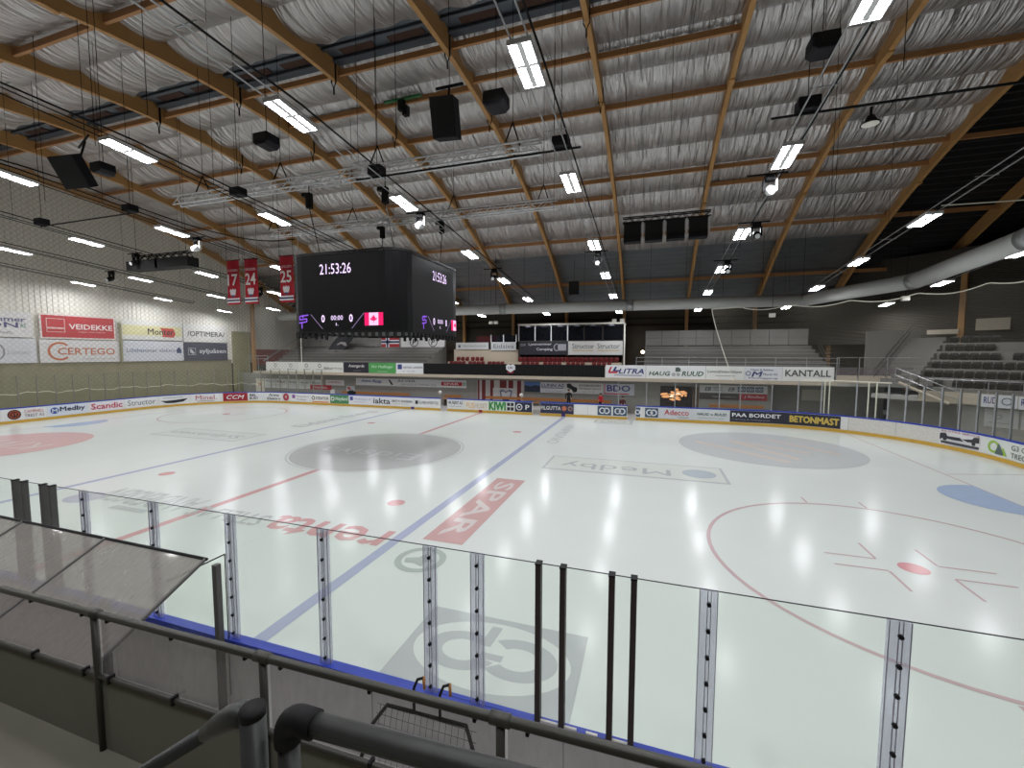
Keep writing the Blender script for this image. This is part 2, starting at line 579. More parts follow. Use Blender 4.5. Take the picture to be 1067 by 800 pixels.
ring(g_, G(.007), 10.85, -12.95, .36, .66, ink((182, 185, 186)), n=28, a0=.3 * PI, a1=1.9 * PI, sv=.72, name='panel_letter')
ring(g_, G(.007), 11.85, -12.9, .36, .68, ink((182, 185, 186)), n=28, a0=-.75 * PI, a1=.75 * PI, sv=.72, name='panel_letter')
shape(g_, G(.008), rect(11.2, 11.6, -13.05, -12.9), ink((182, 185, 186)), name='panel_letter')
shape(g_, G(.008), [(11.15, -12.2), (11.35, -12.2), (11.3, -12.75), (11.1, -12.75)], ink((182, 185, 186)), name='panel_letter')
d_ = shape(floor, G(.005), disc(20, 7, 4.45, n=64), ink((196, 196, 199)), name='painted_disc')
for q_, (a, c_) in enumerate((((16.5, 7.5), (20.3, 3.6)), ((18.4, 8.3), (20.9, 4.3)), ((18.4, 8.3), (21.8, 6.0)), ((20.6, 9.4), (23.2, 6.2)))):
    dx, dy = c_[0] - a[0], c_[1] - a[1]
    L = math.hypot(dx, dy)
    nx, ny = -dy / L * .2, dx / L * .2
    shape(d_, G(.007 + .001 * q_), [(a[0] + nx, a[1] + ny), (a[0] - nx, a[1] - ny), (c_[0] - nx, c_[1] - ny), (c_[0] + nx, c_[1] + ny)], ink((218, 200, 186)), name='painted_stroke')
d_ = shape(floor, G(.005), disc(-20.6, -6.3, 4.1, n=64), ink((224, 172, 172)), name='painted_disc')
lettering(d_, up((-17.2, -4.4), PI, .007), 'KIWI', .6, 6, .5, 1.9, ink((230, 206, 204)), .03)
f_ = shape(floor, G(.005), rect(-16.2, -9.1, -1.2, 1.15), ink((192, 194, 196)), name='painted_frame')
shape(f_, G(.006), rect(-16.08, -9.22, -1.08, 1.03), ink((222, 227, 221)), name='frame_field')
lettering(f_, up((-9.5, .8), PI, .008), 'Syljuasen', .2, 6.3, .35, 1.35, ink((186, 189, 192)), .03)
lettering(floor, up((-9.2, 3.9), PI / 2, .006), 'Eidsiva Energi', 0, 8.6, -.6, .9, ink((186, 188, 190)), .02)
lettering(floor, up((8.3, 11.0), -PI / 2, .006), 'VINMONO', 0, 6.8, -.1, .6, ink((192, 194, 197)), .02)
f_ = shape(floor, G(.005), rect(9.9, 12.7, 12.4, 14.2), ink((188, 194, 192)), name='painted_frame')
shape(f_, G(.006), rect(10.1, 12.5, 12.6, 14.0), ink((220, 225, 219)), name='frame_field')
for cx in (10.8, 11.8):
    ring(f_, G(.007), cx, 13.3, .3, .5, ink((188, 194, 192)), n=20, name='panel_letter')


# ---- roof: parabolic arches, purlins, deck, foil
def zb(y):
    return 19.0 - 0.0108 * y * y          # underside of the arches


AD = 0.95                                  # arch depth
ceiling = MB()
ys = [-31 + i * 0.5 for i in range(125)]
prof = []
y = -31.0
k = 0
while y < 31.2:
    zt = zb(y) + AD + .12
    prof += [(y, zt), (y + .22, zt), (y + .28, zt + .17), (y + .52, zt + .17)]
    y += .58
n = len(prof)
ceiling.add([(x, p[0], p[1]) for x in (-34.2, 30.4) for p in prof], [(i, i + 1, n + i + 1, n + i) for i in range(n - 1)])
ceil = struct(link('ceiling', ceiling.mesh('ceiling'), M['deck']))
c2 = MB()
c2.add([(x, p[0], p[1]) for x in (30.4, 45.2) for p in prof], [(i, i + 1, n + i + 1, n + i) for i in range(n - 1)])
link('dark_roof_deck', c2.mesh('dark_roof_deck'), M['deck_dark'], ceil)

ARCH = [4.58 + 6.4 * k for k in range(-6, 6)]       # -33.8 ... 36.6
arch_me = MB()
yy = [-30.5 + i for i in range(62)]
vs = [(dx, y, zb(y) + dz) for y in yy for dx, dz in ((-.11, 0), (.11, 0), (.11, AD), (-.11, AD))]
fs = [(4 * i + k, 4 * i + (k + 1) % 4, 4 * i + 4 + (k + 1) % 4, 4 * i + 4 + k) for i in range(len(yy) - 1) for k in range(4)]
arch_me.add(vs, fs)
for ys_ in (-8.5, 5.2, 16.0):                        # steel splice shoes under the glulam
    arch_me.box(-.13, .13, ys_ - .25, ys_ + .25, zb(ys_) - .05, zb(ys_) + .06)
arch_me = arch_me.mesh('roof_arch')
arch_me.materials.append(M['wood'])
for x in ARCH:
    o = bpy.data.objects.new('roof_arch', arch_me)
    COL.objects.link(o)
    o.parent = ceil
    o.location.x = x
PUR = [-26.5, -20.2, -13.4, -6.8, -.35, 6.2, 12.9, 19.6, 25.6]
EXTRA = {4: [2.7], 5: [2.7, 14.6], 6: [2.2, 14.8], 8: [14.6], 7: [2.4], 9: [14.8], 2: [14.4], 0: [14.7]}
pm = MB()
pm.box(-3.09, 3.09, -.07, .07, .08, .36)
pm = pm.mesh('purlin')
pm.materials.append(M['purlin'])
for i in range(len(ARCH) - 1):
    for y in PUR + EXTRA.get(i, []):
        o = bpy.data.objects.new('purlin', pm)
        COL.objects.link(o)
        o.parent = ceil
        o.location = ((ARCH[i] + ARCH[i + 1]) / 2, y, zb(y) + .22)
# foil sheets, 2.2 m wide, each bellied and creased
edges = [-24.2 + 2.2 * k for k in range(11)] + [0.0] + [.0 + 2.2 * k for k in range(1, 11)]
edges = [e for e in edges if e < -2.4] + [-2.0] + ['gap'] + [-.25] + [e for e in edges if e > .5]
for i in range(len(ARCH) - 2):
    x0, x1 = ARCH[i] + .11, ARCH[i + 1] - .11
    for a, c in zip(edges[:-1], edges[1:]):
        if a == 'gap' or c == 'gap':
            continue
        sag = R.uniform(.26, .42)
        ph = R.uniform(0, 6)
        near_gap = (c == -2.0)

        def fn(u, v, a=a, c=c, sag=sag, ph=ph, near_gap=near_gap):
            yy_ = a + (c - a) * v
            x = x0 + (x1 - x0) * u
            w = .025 * math.sin(u * 31 + ph + 2 * v) + .02 * math.sin(u * 57 + 3 * ph)
            z = zb(yy_) + AD - .08 - sag * (math.sin(PI * min(1, v * 1.02)) ** .7 if 0 < v < 1 else 0) + (w if 0 < v < 1 else 0)
            if near_gap and v == 1:
                z -= .12 + .05 * math.sin(u * 17 + ph)
                yy_ += .08 * math.sin(u * 23 + ph)
            return (x, yy_, z)
        o = link('foil_sheet', MB().grid(fn, 30, 6).mesh('foil_sheet'), M['foil'], ceil, True)
    # open ridge strip between the foil: steel laths and brown gaps
    zr = zb(-1.1) + AD - .1
    for k, (y0, y1, dz) in enumerate(((-2.0, -1.72, 0), (-1.6, -1.42, -.06), (-.8, -.62, -.08), (-.55, -.32, -.02))):
        MB().box(x0, x1, y0, y1, zr + dz, zr + dz + .1).build('ridge_lath', M['ridge'], ceil)
    MB().box(x0, x1, -2.0, -.3, zr + .12, zr + .16).build('ridge_plate', M['ridge'], ceil)
    for u in (.12, .56):
        MB().box(x0 + (x1 - x0) * u, x0 + (x1 - x0) * (u + .3), -1.38, -.86, zr + .05, zr + .11).build('ridge_opening', M['ridge_gap'], ceil)
# thin bracing wires under the foil of the far bays, part of the roof
for x in (ARCH[6], ARCH[7], ARCH[8], ARCH[9]):
    for q in (2.1, 4.3):
        yl = [-.2 + 1.5 * j for j in range(15)]
        MB().tube([(x + q, y, zb(y) + AD - .36) for y in yl], .012, 4).build('tension_wire', M['black'], ceil)

# ---- walls
# left end wall: corrugated steel above, olive curtain below
b = MB()
y, pr = -31.0, []
while y < 30.9:
    pr += [(-34.0, y), (-34.0, y + .16), (-33.94, y + .19), (-33.94, y + .33)]
    y += .36
n = len(pr)
b.add([(p[0], p[1], z) for z in (3.9, 21) for p in pr], [(i, i + 1, n + i + 1, n + i) for i in range(n - 1)])
wl = struct(link('wall_left', b.mesh('wall_left'), M['white_wall']))
b = MB().box(-34.1, -33.98, -31, 31, -.2, 4.0)
b.build('wall_base', M['grey_wall'], wl)
b = MB()
pts = [(-33.84 + .05 * math.sin(i * 1.9) * (1 if i % 2 else .4), -12 + .33 * i) for i in range(94)]
n = len(pts)
b.add([(p[0], p[1], z) for z in (-.1, 4.35) for p in pts], [(i, i + 1, n + i + 1, n + i) for i in range(n - 1)])
link('curtain', b.mesh('curtain'), M['olive_wall'], wl, True)
MB().box(-33.95, -33.88, 21.95, 30, 3.6, 5.6).build('red_band', M['red_band'], wl)
dr = struct(MB().box(-33.86, -33.72, 18.9, 21.2, -.1, 7.7).build('door_1', M['olive_door']))
for k in range(6):
    MB().box(-33.72, -33.68, 19.1 + .38 * k, 19.14 + .38 * k, 0, 7.6).build('door_rib', M['olive_door'], dr)
struct(MB().box(-33.8, -33.45, 21.45, 21.8, -.1, zb(21.6)).build('trim_1', M['wood']))
# far wall with its dark cladding rails
b = MB().box(-34.1, 46, 30, 30.2, -.2, 11.5)
wf = struct(b.build('wall_far', M['grey_wall']))
for z in (8.2, 8.9):
    MB().box(-34, 46, 29.85, 30, z, z + .18).build('wall_rail', M['dark_wall'], wf)
for x in ARCH[1:]:
    MB().box(x - .16, x + .16, 29.2, 29.7, -.1, zb(29.4) + .1).build('wall_column', M['wood'], wf)
struct(MB().box(45, 45.2, -31, 31, -.2, 20).build('wall_right', M['brown_wall']))
wn = struct(MB().box(-34.1, 46, -31.2, -31, -.2, 11).build('wall_near', M['grey_wall']))
for k in range(9):
    MB().box(44.8, 45.0, -8 + 4.6 * k, -7.6 + 4.6 * k, -.1, 12).build('wall_column', M['wood'], bpy.data.objects['wall_right'])

# ================================================================== DASHER BOARDS
boards = thing('dasher_boards', 'white rink boards with blue cap rail and yellow kick plate, ringing the ice', 'rink boards', (0, YF, 0))
SB = [0.0]
while SB[-1] < TOT - 1.3:
    SB.append(SB[-1] + 2.4)
SB[-1] = TOT
GATES = ((43.98, 44.66), (52.54, 53.2), (60.2, 60.84))      # open players' gates on the far side
for a, c in zip(SB[:-1], SB[1:]):
    spans = [(a + .008, c - .008)]
    for g0, g1 in GATES:
        nx = []
        for p, q in spans:
            if g1 <= p or g0 >= q:
                nx.append((p, q))
            else:
                if g0 > p:
                    nx.append((p, g0))
                if g1 < q:
                    nx.append((g1, q))
        spans = nx
    for p, q in spans:
        if q - p > .05:
            strip(MB(), p, q, -.05, 1.06, -.10, 0).build('board_panel', M['scuff'] if 74.1 < (p + q) / 2 < 79.5 else M['board'], boards)
for a, c in ((0, 43.98), (44.66, 52.54), (53.2, 60.2), (60.84, TOT)):
    strip(MB(), a, c, 1.06, 1.14, -.115, .02).build('cap_rail', M['blue'], boards)
    strip(MB(), a, c, 0.0, .20, 0, .02).build('kick_plate', M['yellow'], boards)
for s0, c in ((41.15, (60, 40, 120)), (47.87, (150, 30, 40)), (55.16, (60, 40, 120))):
    strip(MB(), s0 - .16, s0 + .16, .02, .24, .02, .03).build('line_marker', flat(c), boards)


def advert(s0, s1, rgb, items, z0=.22, z1=1.04):
    b = MB()
    n = max(1, int((s1 - s0) / .22))
    b.grid(lambda u, v: rinkmap(s0 + (s1 - s0) * u, z0 + (z1 - z0) * v, .012), n, 1)
    o = link('advert', b.mesh('advert'), flat(rgb), boards)
    for it in items:
        if it[0] == 't':
            _, s, u0, u1, v0, v1, c = it[:7]
            lettering(o, rinkmap, s, s0 + (s1 - s0) * u0, s0 + (s1 - s0) * u1, z0 + (z1 - z0) * v0, z0 + (z1 - z0) * v1, flat(c), *(it[7:9] if len(it) > 7 else (.02,)), d=.03)
        elif it[0] == 'd':
            _, u, v, r, c = it
            shape(o, rinkmap, disc(s0 + (s1 - s0) * u, z0 + (z1 - z0) * v, r), flat(c), d=.024)
        elif it[0] == 'r':
            _, u0, u1, v0, v1, c = it
            shape(o, rinkmap, rect(s0 + (s1 - s0) * u0, s0 + (s1 - s0) * u1, z0 + (z1 - z0) * v0, z0 + (z1 - z0) * v1), flat(c), d=.021)
        elif it[0] == 'o':
            _, u, v, r0, r1, c = it
            ring(o, rinkmap, s0 + (s1 - s0) * u, z0 + (z1 - z0) * v, r0, r1, flat(c), d=.027, n=18)
        elif it[0] == 'p':
            shape(o, rinkmap, [(s0 + (s1 - s0) * u, z0 + (z1 - z0) * v) for u, v in it[1]], flat(it[2]), d=.027)
    return o


WH, NAVY, DK, RD, GR = (228, 228, 228), (38, 42, 66), (45, 45, 50), (176, 34, 48), (20, 80, 48)


def gd(u0, u1, cell):
    """the white double-letter mark on a blue-grey tile"""
    w = (u1 - u0)
    return [('r', u0, u1, .06, .94, (62, 84, 112)),
            ('o', u0 + w * .34, .5, .16, .25, WH), ('o', u0 + w * .66, .5, .16, .25, WH), ('r', u0 + w * .3, u0 + w * .5, .46, .56, WH)]


advert(2.4, 4.5, (40, 40, 48), [])
advert(4.72, 7.1, WH, [('d', .28, .5, .36, (52, 30, 28)), ('o', .28, .5, .22, .28, (170, 70, 40)), ('t', 'ST', .22, .35, .38, .62, (200, 90, 50)), ('t', 'CAMPHILL', .5, .95, .56, .82, (190, 90, 90), 0.0), ('t', 'TREST AS', .5, .95, .18, .44, (90, 70, 80), 0.0)])
advert(7.18, 9.62, (214, 220, 232), [('d', .17, .52, .25, (52, 88, 160)), ('t', 'M', .11, .23, .34, .68, WH), ('t', 'Medby', .3, .93, .28, .82, NAVY, .03)])
advert(9.72, 12.15, (226, 222, 226), [('t', 'Scandic', .06, .96, .24, .84, (190, 52, 84), .03)])
advert(12.3, 14.75, WH, [('t', 'Structor', .06, .95, .25, .85, (120, 124, 130), .0)])
advert(14.95, 17.2, WH, [('p', ((.02, .5), (.2, .45), (.5, .48), (.98, .6), (.8, .25), (.5, .14), (.2, .2)), (32, 34, 42)), ('t', 'elements', .1, .8, .72, .86, (110, 112, 118), 0.0)])
advert(17.4, 19.7, WH, [('t', 'Minel.', .15, .9, .3, .85, (178, 60, 80), .01), ('r', .2, .8, .12, .18, (150, 150, 155))])
advert(20.0, 22.2, (158, 30, 44), [('t', 'CCM', .14, .86, .25, .75, WH, .03, .3)])
advert(22.25, 23.9, (222, 224, 226), [('t', 'BEL', .1, .5, .55, .85, DK, .02), ('t', 'BURT', .1, .6, .15, .45, DK, .02)])
advert(23.95, 25.8, WH, [('t', 'Arena', .2, .85, .55, .9, (70, 76, 86), .02, .2), ('t', 'Elektro', .1, .95, .12, .45, (60, 64, 74), .02, .2)])
advert(25.95, 26.85, (214, 214, 218), [('d', .5, .5, .38, (168, 44, 60)), ('t', 'AT', .34, .66, .34, .66, WH)])
advert(27.1, 29.5, WH, [('r', .04, .2, .4, .85, (140, 84, 160)), ('t', 'Ringsaker', .28, .95, .55, .75, (120, 110, 140), 0.0), ('t', 'Vinduer', .28, .8, .2, .42, (130, 120, 150), 0.0)])
advert(29.6, 31.85, (232, 230, 226), [('o', .12, .55, .12, .2, (30, 40, 40)), ('t', 'STENTOR', .26, .96, .36, .72, (60, 66, 70), .02), ('r', .05, .95, .03, .16, (214, 130, 80))])
advert(31.92, 34.1, (72, 132, 84), [('o', .14, .55, .13, .22, WH), ('t', 'Hoyland', .3, .96, .25, .8, (226, 236, 226), .01, .1)])
advert(34.18, 36.7, (226, 226, 232), [('r', .03, .17, .45, .9, (72, 74, 150)), ('t', 'Mollegaard', .22, .95, .48, .74, (140, 142, 180), 0.0), ('t', 'entreprenor', .22, .75, .2, .36, (160, 160, 190), 0.0)])
advert(36.75, 38.85, (226, 226, 230), [('t', 'iakta', .08, .96, .2, .85, (44, 46, 52), .03)])
advert(38.9, 41.2, WH, [('t', 'BENT H. ANDERSEN', .04, .96, .45, .72, (64, 66, 70), .01), ('t', 'transport og maskin', .06, .8, .2, .34, (130, 132, 136), 0.0)])
advert(41.3, 43.9, WH, [('r', .05, .16, .35, .75, (48, 48, 54)), ('t', 'ELVERUMSBYGG', .2, .95, .38, .7, (80, 84, 92), .01)])
advert(44.7, 46.2, WH, [('t', 'HK RENT AS', .04, .96, .5, .85, (48, 52, 64), .03), ('t', 'renhold og drift', .06, .9, .2, .36, (110, 112, 120), 0.0)])
advert(46.3, 48.6, (232, 228, 220), [('t', 'FLIS', .12, .42, .2, .75, (222, 170, 70), .0), ('t', 'HUSET', .45, .96, .2, .7, (190, 180, 160), .0)])
advert(48.65, 50.2, (214, 230, 214), [('t', 'KIWI', .03, .97, .08, .92, (58, 140, 66), .06)])
advert(50.25, 50.95, (222, 222, 220), [('r', .08, .46, .1, .44, DK), ('r', .54, .92, .1, .44, DK), ('r', .08, .46, .56, .9, DK), ('r', .54, .92, .56, .9, DK)])
advert(51.0, 52.5, NAVY, [('o', .26, .5, .2, .28, WH), ('r', .2, .32, .44, .56, WH), ('t', 'P', .62, .85, .25, .75, WH, .03)])
advert(53.22, 56.0, (42, 48, 76), [('t', 'FILGUTTA', .02, .62, .35, .72, (226, 222, 216), .02), ('d', .72, .54, .2, (196, 112, 80)), ('d', .9, .54, .2, (160, 130, 130)), ('d', .9, .54, .1, (210, 190, 190))])
advert(56.05, 57.85, (232, 232, 230), [('r', .6, .606, .1, .9, (120, 120, 122))])
advert(57.9, 59.0, WH, gd(.02, .98, 1))
advert(59.1, 60.18, WH, gd(.02, .98, 1))
advert(60.86, 61.3, WH, [('r', 0, .7, .06, .94, (62, 84, 112)), ('o', .25, .5, .12, .2, WH)])
advert(61.5, 62.5, WH, gd(.02, .98, 1))
advert(62.52, 65.0, (206, 208, 212), [('t', 'Adecco', .16, .86, .36, .86, (190, 60, 72), .01), ('t', 'Solutions', .55, .86, .12, .26, (110, 112, 118), 0.0)])
advert(65.02, 67.38, (206, 210, 212), [('t', 'HAUG', .08, .42, .45, .7, (48, 74, 66), .03, .2), ('t', 'og', .46, .54, .45, .62, (60, 80, 74), .01), ('t', 'RUUD', .58, .92, .45, .7, (48, 74, 66), .03, .2), ('r', .1, .86, .2, .24, (150, 158, 156))])
advert(67.42, 71.0, (40, 40, 54), [('t', 'PAA BORDET', .04, .9, .46, .8, (232, 232, 236), .02), ('t', 'Catering & Selskapsmat', .04, .72, .12, .32, (150, 152, 166), -.005)])
advert(71.0, 74.0, (40, 40, 52), [('t', 'BETONMAST', .06, .97, .26, .78, (206, 180, 84), .06)])
advert(78.95, 81.0, (224, 222, 224), [('t', 'BILXTRA SERVICE', .05, .98, .86, .97, (160, 60, 80), 0.0), ('p', ((.02, .75), (.16, .8), (.2, .6), (.5, .62), (.6, .42), (.3, .4), (.1, .46), (.02, .3)), (50, 50, 58)), ('p', ((.55, .55), (.8, .66), (.85, .82), (.98, .84), (.98, .5), (.7, .44)), (54, 54, 62)), ('r', .05, .98, .1, .26, (70, 70, 78)), ('d', .14, .4, .1, DK), ('d', .84, .4, .1, DK)])
advert(81.2, 84.2, (218, 222, 216), [('o', .17, .52, .2, .3, (150, 190, 66)), ('p', ((.2, .12), (.26, .8), (.38, .12)), (84, 100, 100)), ('p', ((.3, .12), (.34, .6), (.42, .12)), (150, 190, 66)), ('t', 'G3 GULV', .5, 1.0, .56, .86, (96, 98, 104), .0), ('t', 'TREGULV', .5, 1.0, .12, .42, (90, 92, 98), .0)])

# ================================================================== GLASS SHIELD
shield = thing('glass_shield', 'clear glass shield with upright posts standing on the far and end boards', 'glass shield', (0, YF, 1.18))


def pane_run(parent, posts, z1, m_post, w=.05, panes=True):
    for k, s in enumerate(posts):
        strip(MB(), s - w / 2, s + w / 2, 1.14, z1, -.10, -.02, .5).build('post', m_post, parent)
    if panes:
        for a, c in zip(posts[:-1], posts[1:]):
            if c - a < 2.4:
                strip(MB(), a + w / 2, c - w / 2, 1.14, z1 - .02, -.066, -.054, .5).build('pane', M['glass'], parent)


pane_run(shield, [1.5 + 1.05 * k for k in range(29)], 3.45, M['post_dim'], .06)
pane_run(shield, [59.5, 61.6, 63.65, 65.1, 66.68, 68.06, 70.06, 71.6], 2.95, M['galv'], .06)
pane_run(shield, [71.6, 72.9, 74.74, 76.34, 77.2] + [78.04 + .88 * k for k in range(14)], 3.3, M['galv'], .08)
wg = thing('service_gate', 'white tubular gate frame in the corner shield behind the scuffed boards', 'gate', (*rp(73.7, .1), 1.18))
for s in (73.05, 73.3, 75.3, 75.7):
    strip(MB(), s - .03, s + .03, 1.05, 3.35, -.20, -.13).build('upright', M['rope'], wg)
strip(MB(), 71.9, 76.4, 3.35, 3.42, -.20, -.13).build('top_bar', M['rope'], wg)

near = thing('near_glass_shield', 'tall clear glass panes with upright battens on the near boards', 'glass shield', (10, YN, 1.18))
ZT = 2.92
NX = lambda x: 13.853 + (x - 13.853) * .9773
clear = [NX(x) for x in (5.01, 6.66, 8.24, 9.86, 11.42, 12.03, 14.45, 15.95, 17.55, 19.1)]
greyp = [NX(x) for x in (1.4, 1.66, 3.1, 3.36, 3.91, 4.16)]
brown = [NX(x) for x in (12.75, 13.02, 13.53, 13.75)]
for x in clear:
    o = MB().box(x - .085, x + .075, YN - .06, YN - .02, 1.09, ZT).build('clear_batten', M['clear_post'], near)
    for k, (q, wv) in enumerate(((-.085, .006), (-.018, .006), (.012, .006), (.069, .006))):
        MB().box(x + q, x + q + wv, YN - .066, YN - .058, 1.09, ZT).build('batten_edge', M['edge'], o)
    for k in range(7):
        z = 1.22 + k * .262
        MB().tube([(x - .003, YN - .058, z), (x - .003, YN - .085, z)], .02, 8).build('screw', M['black'], o)
for grp, mm in ((greyp, M['post_grey']), (brown, M['post_brown'])):
    for x in grp:
        bevel(MB().box(x - .03, x + .03, YN - .09, YN - .0, 1.09, ZT).build('post', mm, near), .006)
        MB().box(x - .033, x + .033, YN - .093, YN + .003, ZT, ZT + .015).build('post_cap', M['black'], near)
alls = sorted(clear + greyp + brown + [-.2, 20.7])
for a, c in zip(alls[:-1], alls[1:]):
    MB().box(a, c, YN - .046, YN - .034, 1.14, ZT).build('pane', M['glass'], near)
    MB().box(a, c, YN - .048, YN - .032, ZT - .001, ZT + .003).build('pane_edge', M['purple_grey'], near)
for a, c in ((12.78, 13.0), (13.06, 13.2), (13.3, 13.42), (13.56, 13.74)):
    MB().box(a, c, YN - .07, YN - .045, 1.14, 1.175).build('sill_bracket', M['cream'], near)

# ---- nets above the boards
rp2 = [(s, *rp(s, .25)) for s in [0.2 + .7 * i for i in range(int(28.0 / .7) + 1)]]


def net_mesh(ss, zlo, zhi, name, m, sway=0.0):
    b = MB()
    nv = 10
    vs, uv = [], []
    for i, s in enumerate(ss):
        for j in range(nv + 1):
            v = j / nv
            z0, z1 = zlo(s), zhi(s)
            x, y = rp(s, .25 + sway * math.sin(s * 1.7 + v * 4) * v * (1 - v))
            z = z0 + (z1 - z0) * v
            vs.append((x, y, z))
            uv.append((s, z))
    fs = [(i * (nv + 1) + j, i * (nv + 1) + j + 1, (i + 1) * (nv + 1) + j + 1, (i + 1) * (nv + 1) + j) for i in range(len(ss) - 1) for j in range(nv)]
    b.add(vs, fs)
    me = b.mesh(name)
    l = me.uv_layers.new(name='UVMap')
    for lp in me.loops:
        l.data[lp.index].uv = uv[lp.vertex_index]
    return link(name, me, m)


SL = [-5 + .7 * k for k in range(49)]
SL = [s for s in SL if s < 28.4]
nl = thing('end_safety_net', 'tall grey safety net hung behind the left goal in front of the sponsor wall', 'net', (*rp(0), 3.4))
o = net_mesh(SL, lambda s: 2.2, lambda s: zb(rp(s)[1]) - .25, 'netting', M['net_dark'], .3)
o.parent = nl
o.location = -nl.location
MB().tube([(*rp(s, .25), zb(rp(s)[1]) - .25) for s in SL], .06, 6).build('top_cable', M['black'], nl)
MB().tube([(*rp(s, .26), 2.2 - .012 * s + .07 * math.sin(s * 2.1) + .05 * math.sin(s * 5.3)) for s in [-5 + .25 * k for k in range(132)]], .022, 5).build('bottom_rope', M['rope'], nl)
MB().tube([(*rp(28.3, .25), 3.0), (*rp(28.3, .25), zb(14.9) - .3)], .03, 5).build('edge_rope', M['rope'], nl)

SR = [64.5 + .7 * k for k in range(38)]
nr = thing('corner_safety_net', 'fine grey safety net hung from a scalloped rope around the right corner', 'net', (*rp(70), 3.3))


def net_top(s):
    base = 8.45 + .02 * (s - 66) if s > 66 else 8.45
    return base - .25 * abs(math.sin((s - 64.5) * PI / 3.2)) * (1 if s > 68 else .2)


def edge_s(v):
    return 66.0 + 1.6 * (1 - v) ** 1.2


b = MB()
vs, uv = [], []
nS, nv = 60, 12
for i in range(nS + 1):
    for j in range(nv + 1):
        v = j / nv
        s = edge_s(v) + (92 - edge_s(v)) * i / nS
        x, y = rp(s, .25 + .15 * math.sin(s * 1.3 + 3 * v) * v * (1 - v) * 4)
        z = 3.2 + (net_top(s) - 3.2) * v
        vs.append((x, y, z))
        uv.append((s, z))
b.add(vs, [(i * (nv + 1) + j, i * (nv + 1) + j + 1, (i + 1) * (nv + 1) + j + 1, (i + 1) * (nv + 1) + j) for i in range(nS) for j in range(nv)])
me = b.mesh('netting')
l = me.uv_layers.new(name='UVMap')
for lp in me.loops:
    l.data[lp.index].uv = uv[lp.vertex_index]
link('netting', me, M['net_light'], nr)
MB().tube([(*rp(s, .26), net_top(s)) for s in [66 + .2 * k for k in range(130)]], .03, 5).build('top_rope', M['rope'], nr)
MB().tube([(*rp(edge_s(v), .26), 3.2 + (net_top(edge_s(v)) - 3.2) * v) for v in [k / 12 for k in range(13)]], .028, 5).build('edge_rope', M['rope'], nr)

# ================================================================== NEAR SIDE: WALKWAY, RAILING, BENCH ROOF
struct(MB().box(2, 24, -19.3, -17.56, 2.2, 2.36).build('floor', M['walk']))
struct(MB().box(2, 24, -19.9, -19.3, 2.2, 2.86).build('floor', M['walk']))
struct(MB().box(2, 24, -23, -19.9, 2.2, 3.4).build('floor', M['walk']))
struct(MB().box(2, 24, -17.62, -17.56, -.12, 2.2).build('trim_2', M['concrete']))

rail = thing('stand_railing', 'grey pipe railing with clear upper and olive lower panels along the near walkway', 'railing', (11.5, -17.62, 2.36))
RX = [7.4, 8.8, 10.25, 11.76, 13.22, 14.7, 16.2, 17.7]


def rz(x):
    return 3.36 + (x - 10.2) * .022


MB().tube([(6.2, -17.62, rz(6.2)), (18, -17.62, rz(18))], .024, 12).build('top_rail', M['iron'], rail, True)
MB().tube([(6.2, -17.62, rz(6.2) - .45), (18, -17.62, rz(18) - .45)], .017, 10).build('mid_rail', M['iron'], rail, True)
for x in RX:
    MB().tube([(x, -17.62, 2.36), (x, -17.62, rz(x))], .022, 12).build('post', M['iron'], rail, True)
    MB().tube([(x - .05, -17.62, rz(x - .05)), (x + .05, -17.62, rz(x + .05))], .031, 12).build('collar', M['iron'], rail, True)
for a, c in zip(RX[:-1], RX[1:]):
    q = MB()
    q.add([(a + .03, -17.60, rz(a) - .44), (c - .03, -17.60, rz(c) - .44), (c - .03, -17.60, rz(c) - .02), (a + .03, -17.60, rz(a) - .02)], [(0, 1, 2, 3)])
    q.build('clear_panel', M['rail_sheet'], rail)
    q = MB()
    q.prism([(a + .02, 2.36), (c - .02, 2.36), (c - .02, rz(c) - .47), (a + .02, rz(a) - .47)], lambda u, v, d: (u, d, v), -17.61, -17.60)
    q.build('lower_panel', M['rail_board'], rail)
    for f in (.09, .5, .91):
        x = a + (c - a) * f
        MB().box(x - .008, x + .008, -17.63, -17.60, rz(x) - .045, rz(x) - .02).build('clip', M['black'], rail)
        MB().box(x - .009, x + .009, -17.642, -17.60, rz(x) - .475, rz(x) - .42).build('clip', M['black'], rail)

# two pipe handrails right in front of the camera
h1 = thing('stair_handrail', 'thick grey pipe handrail with slanted cap and diagonal arm, closest on the left', 'handrail', (13.07, -18.765, 2.36))
MB().tube([(13.07, -18.765, 2.36), (13.07, -18.765, 4.385)], .0255, 24).build('upright', M['iron_dark'], h1, True)
c_ = MB().tube([(13.07, -18.765, 4.385), (13.07, -18.765, 4.402)], [.0262, .0255], 24).build('end_cap', M['black'], h1, True)
MB().tube([(13.052, -18.752, 4.366), (13.02, -18.752, 4.362), (12.985, -18.752, 4.342), (12.95, -18.752, 4.318), (12.91, -18.752, 4.285)], [.02, .027, .026, .022, .0175], 20).build('elbow', M['iron_dark'], h1, True)
MB().tube([(12.915, -18.752, 4.289), (12.50, -18.745, 3.975), (11.9, -18.74, 3.52), (11.2, -18.74, 2.99)], .0165, 20).build('diagonal_arm', M['iron_dark'], h1, True)
h2 = thing('corner_handrail', 'black pipe handrail with a rounded corner elbow, running right along the bottom edge', 'handrail', (13.143, -18.742, 2.36))
MB().tube([(13.143, -18.745, 2.36), (13.143, -18.745, 4.345)], .0215, 20).build('upright', M['iron_dark'], h2, True)
el = [(13.143, -18.745, 4.33)] + [(13.143 + .035 - .035 * math.cos(a), -18.745, 4.352 + .035 * math.sin(a)) for a in [PI / 2 * k / 6 for k in range(7)]] + [(13.215, -18.745, 4.387)]
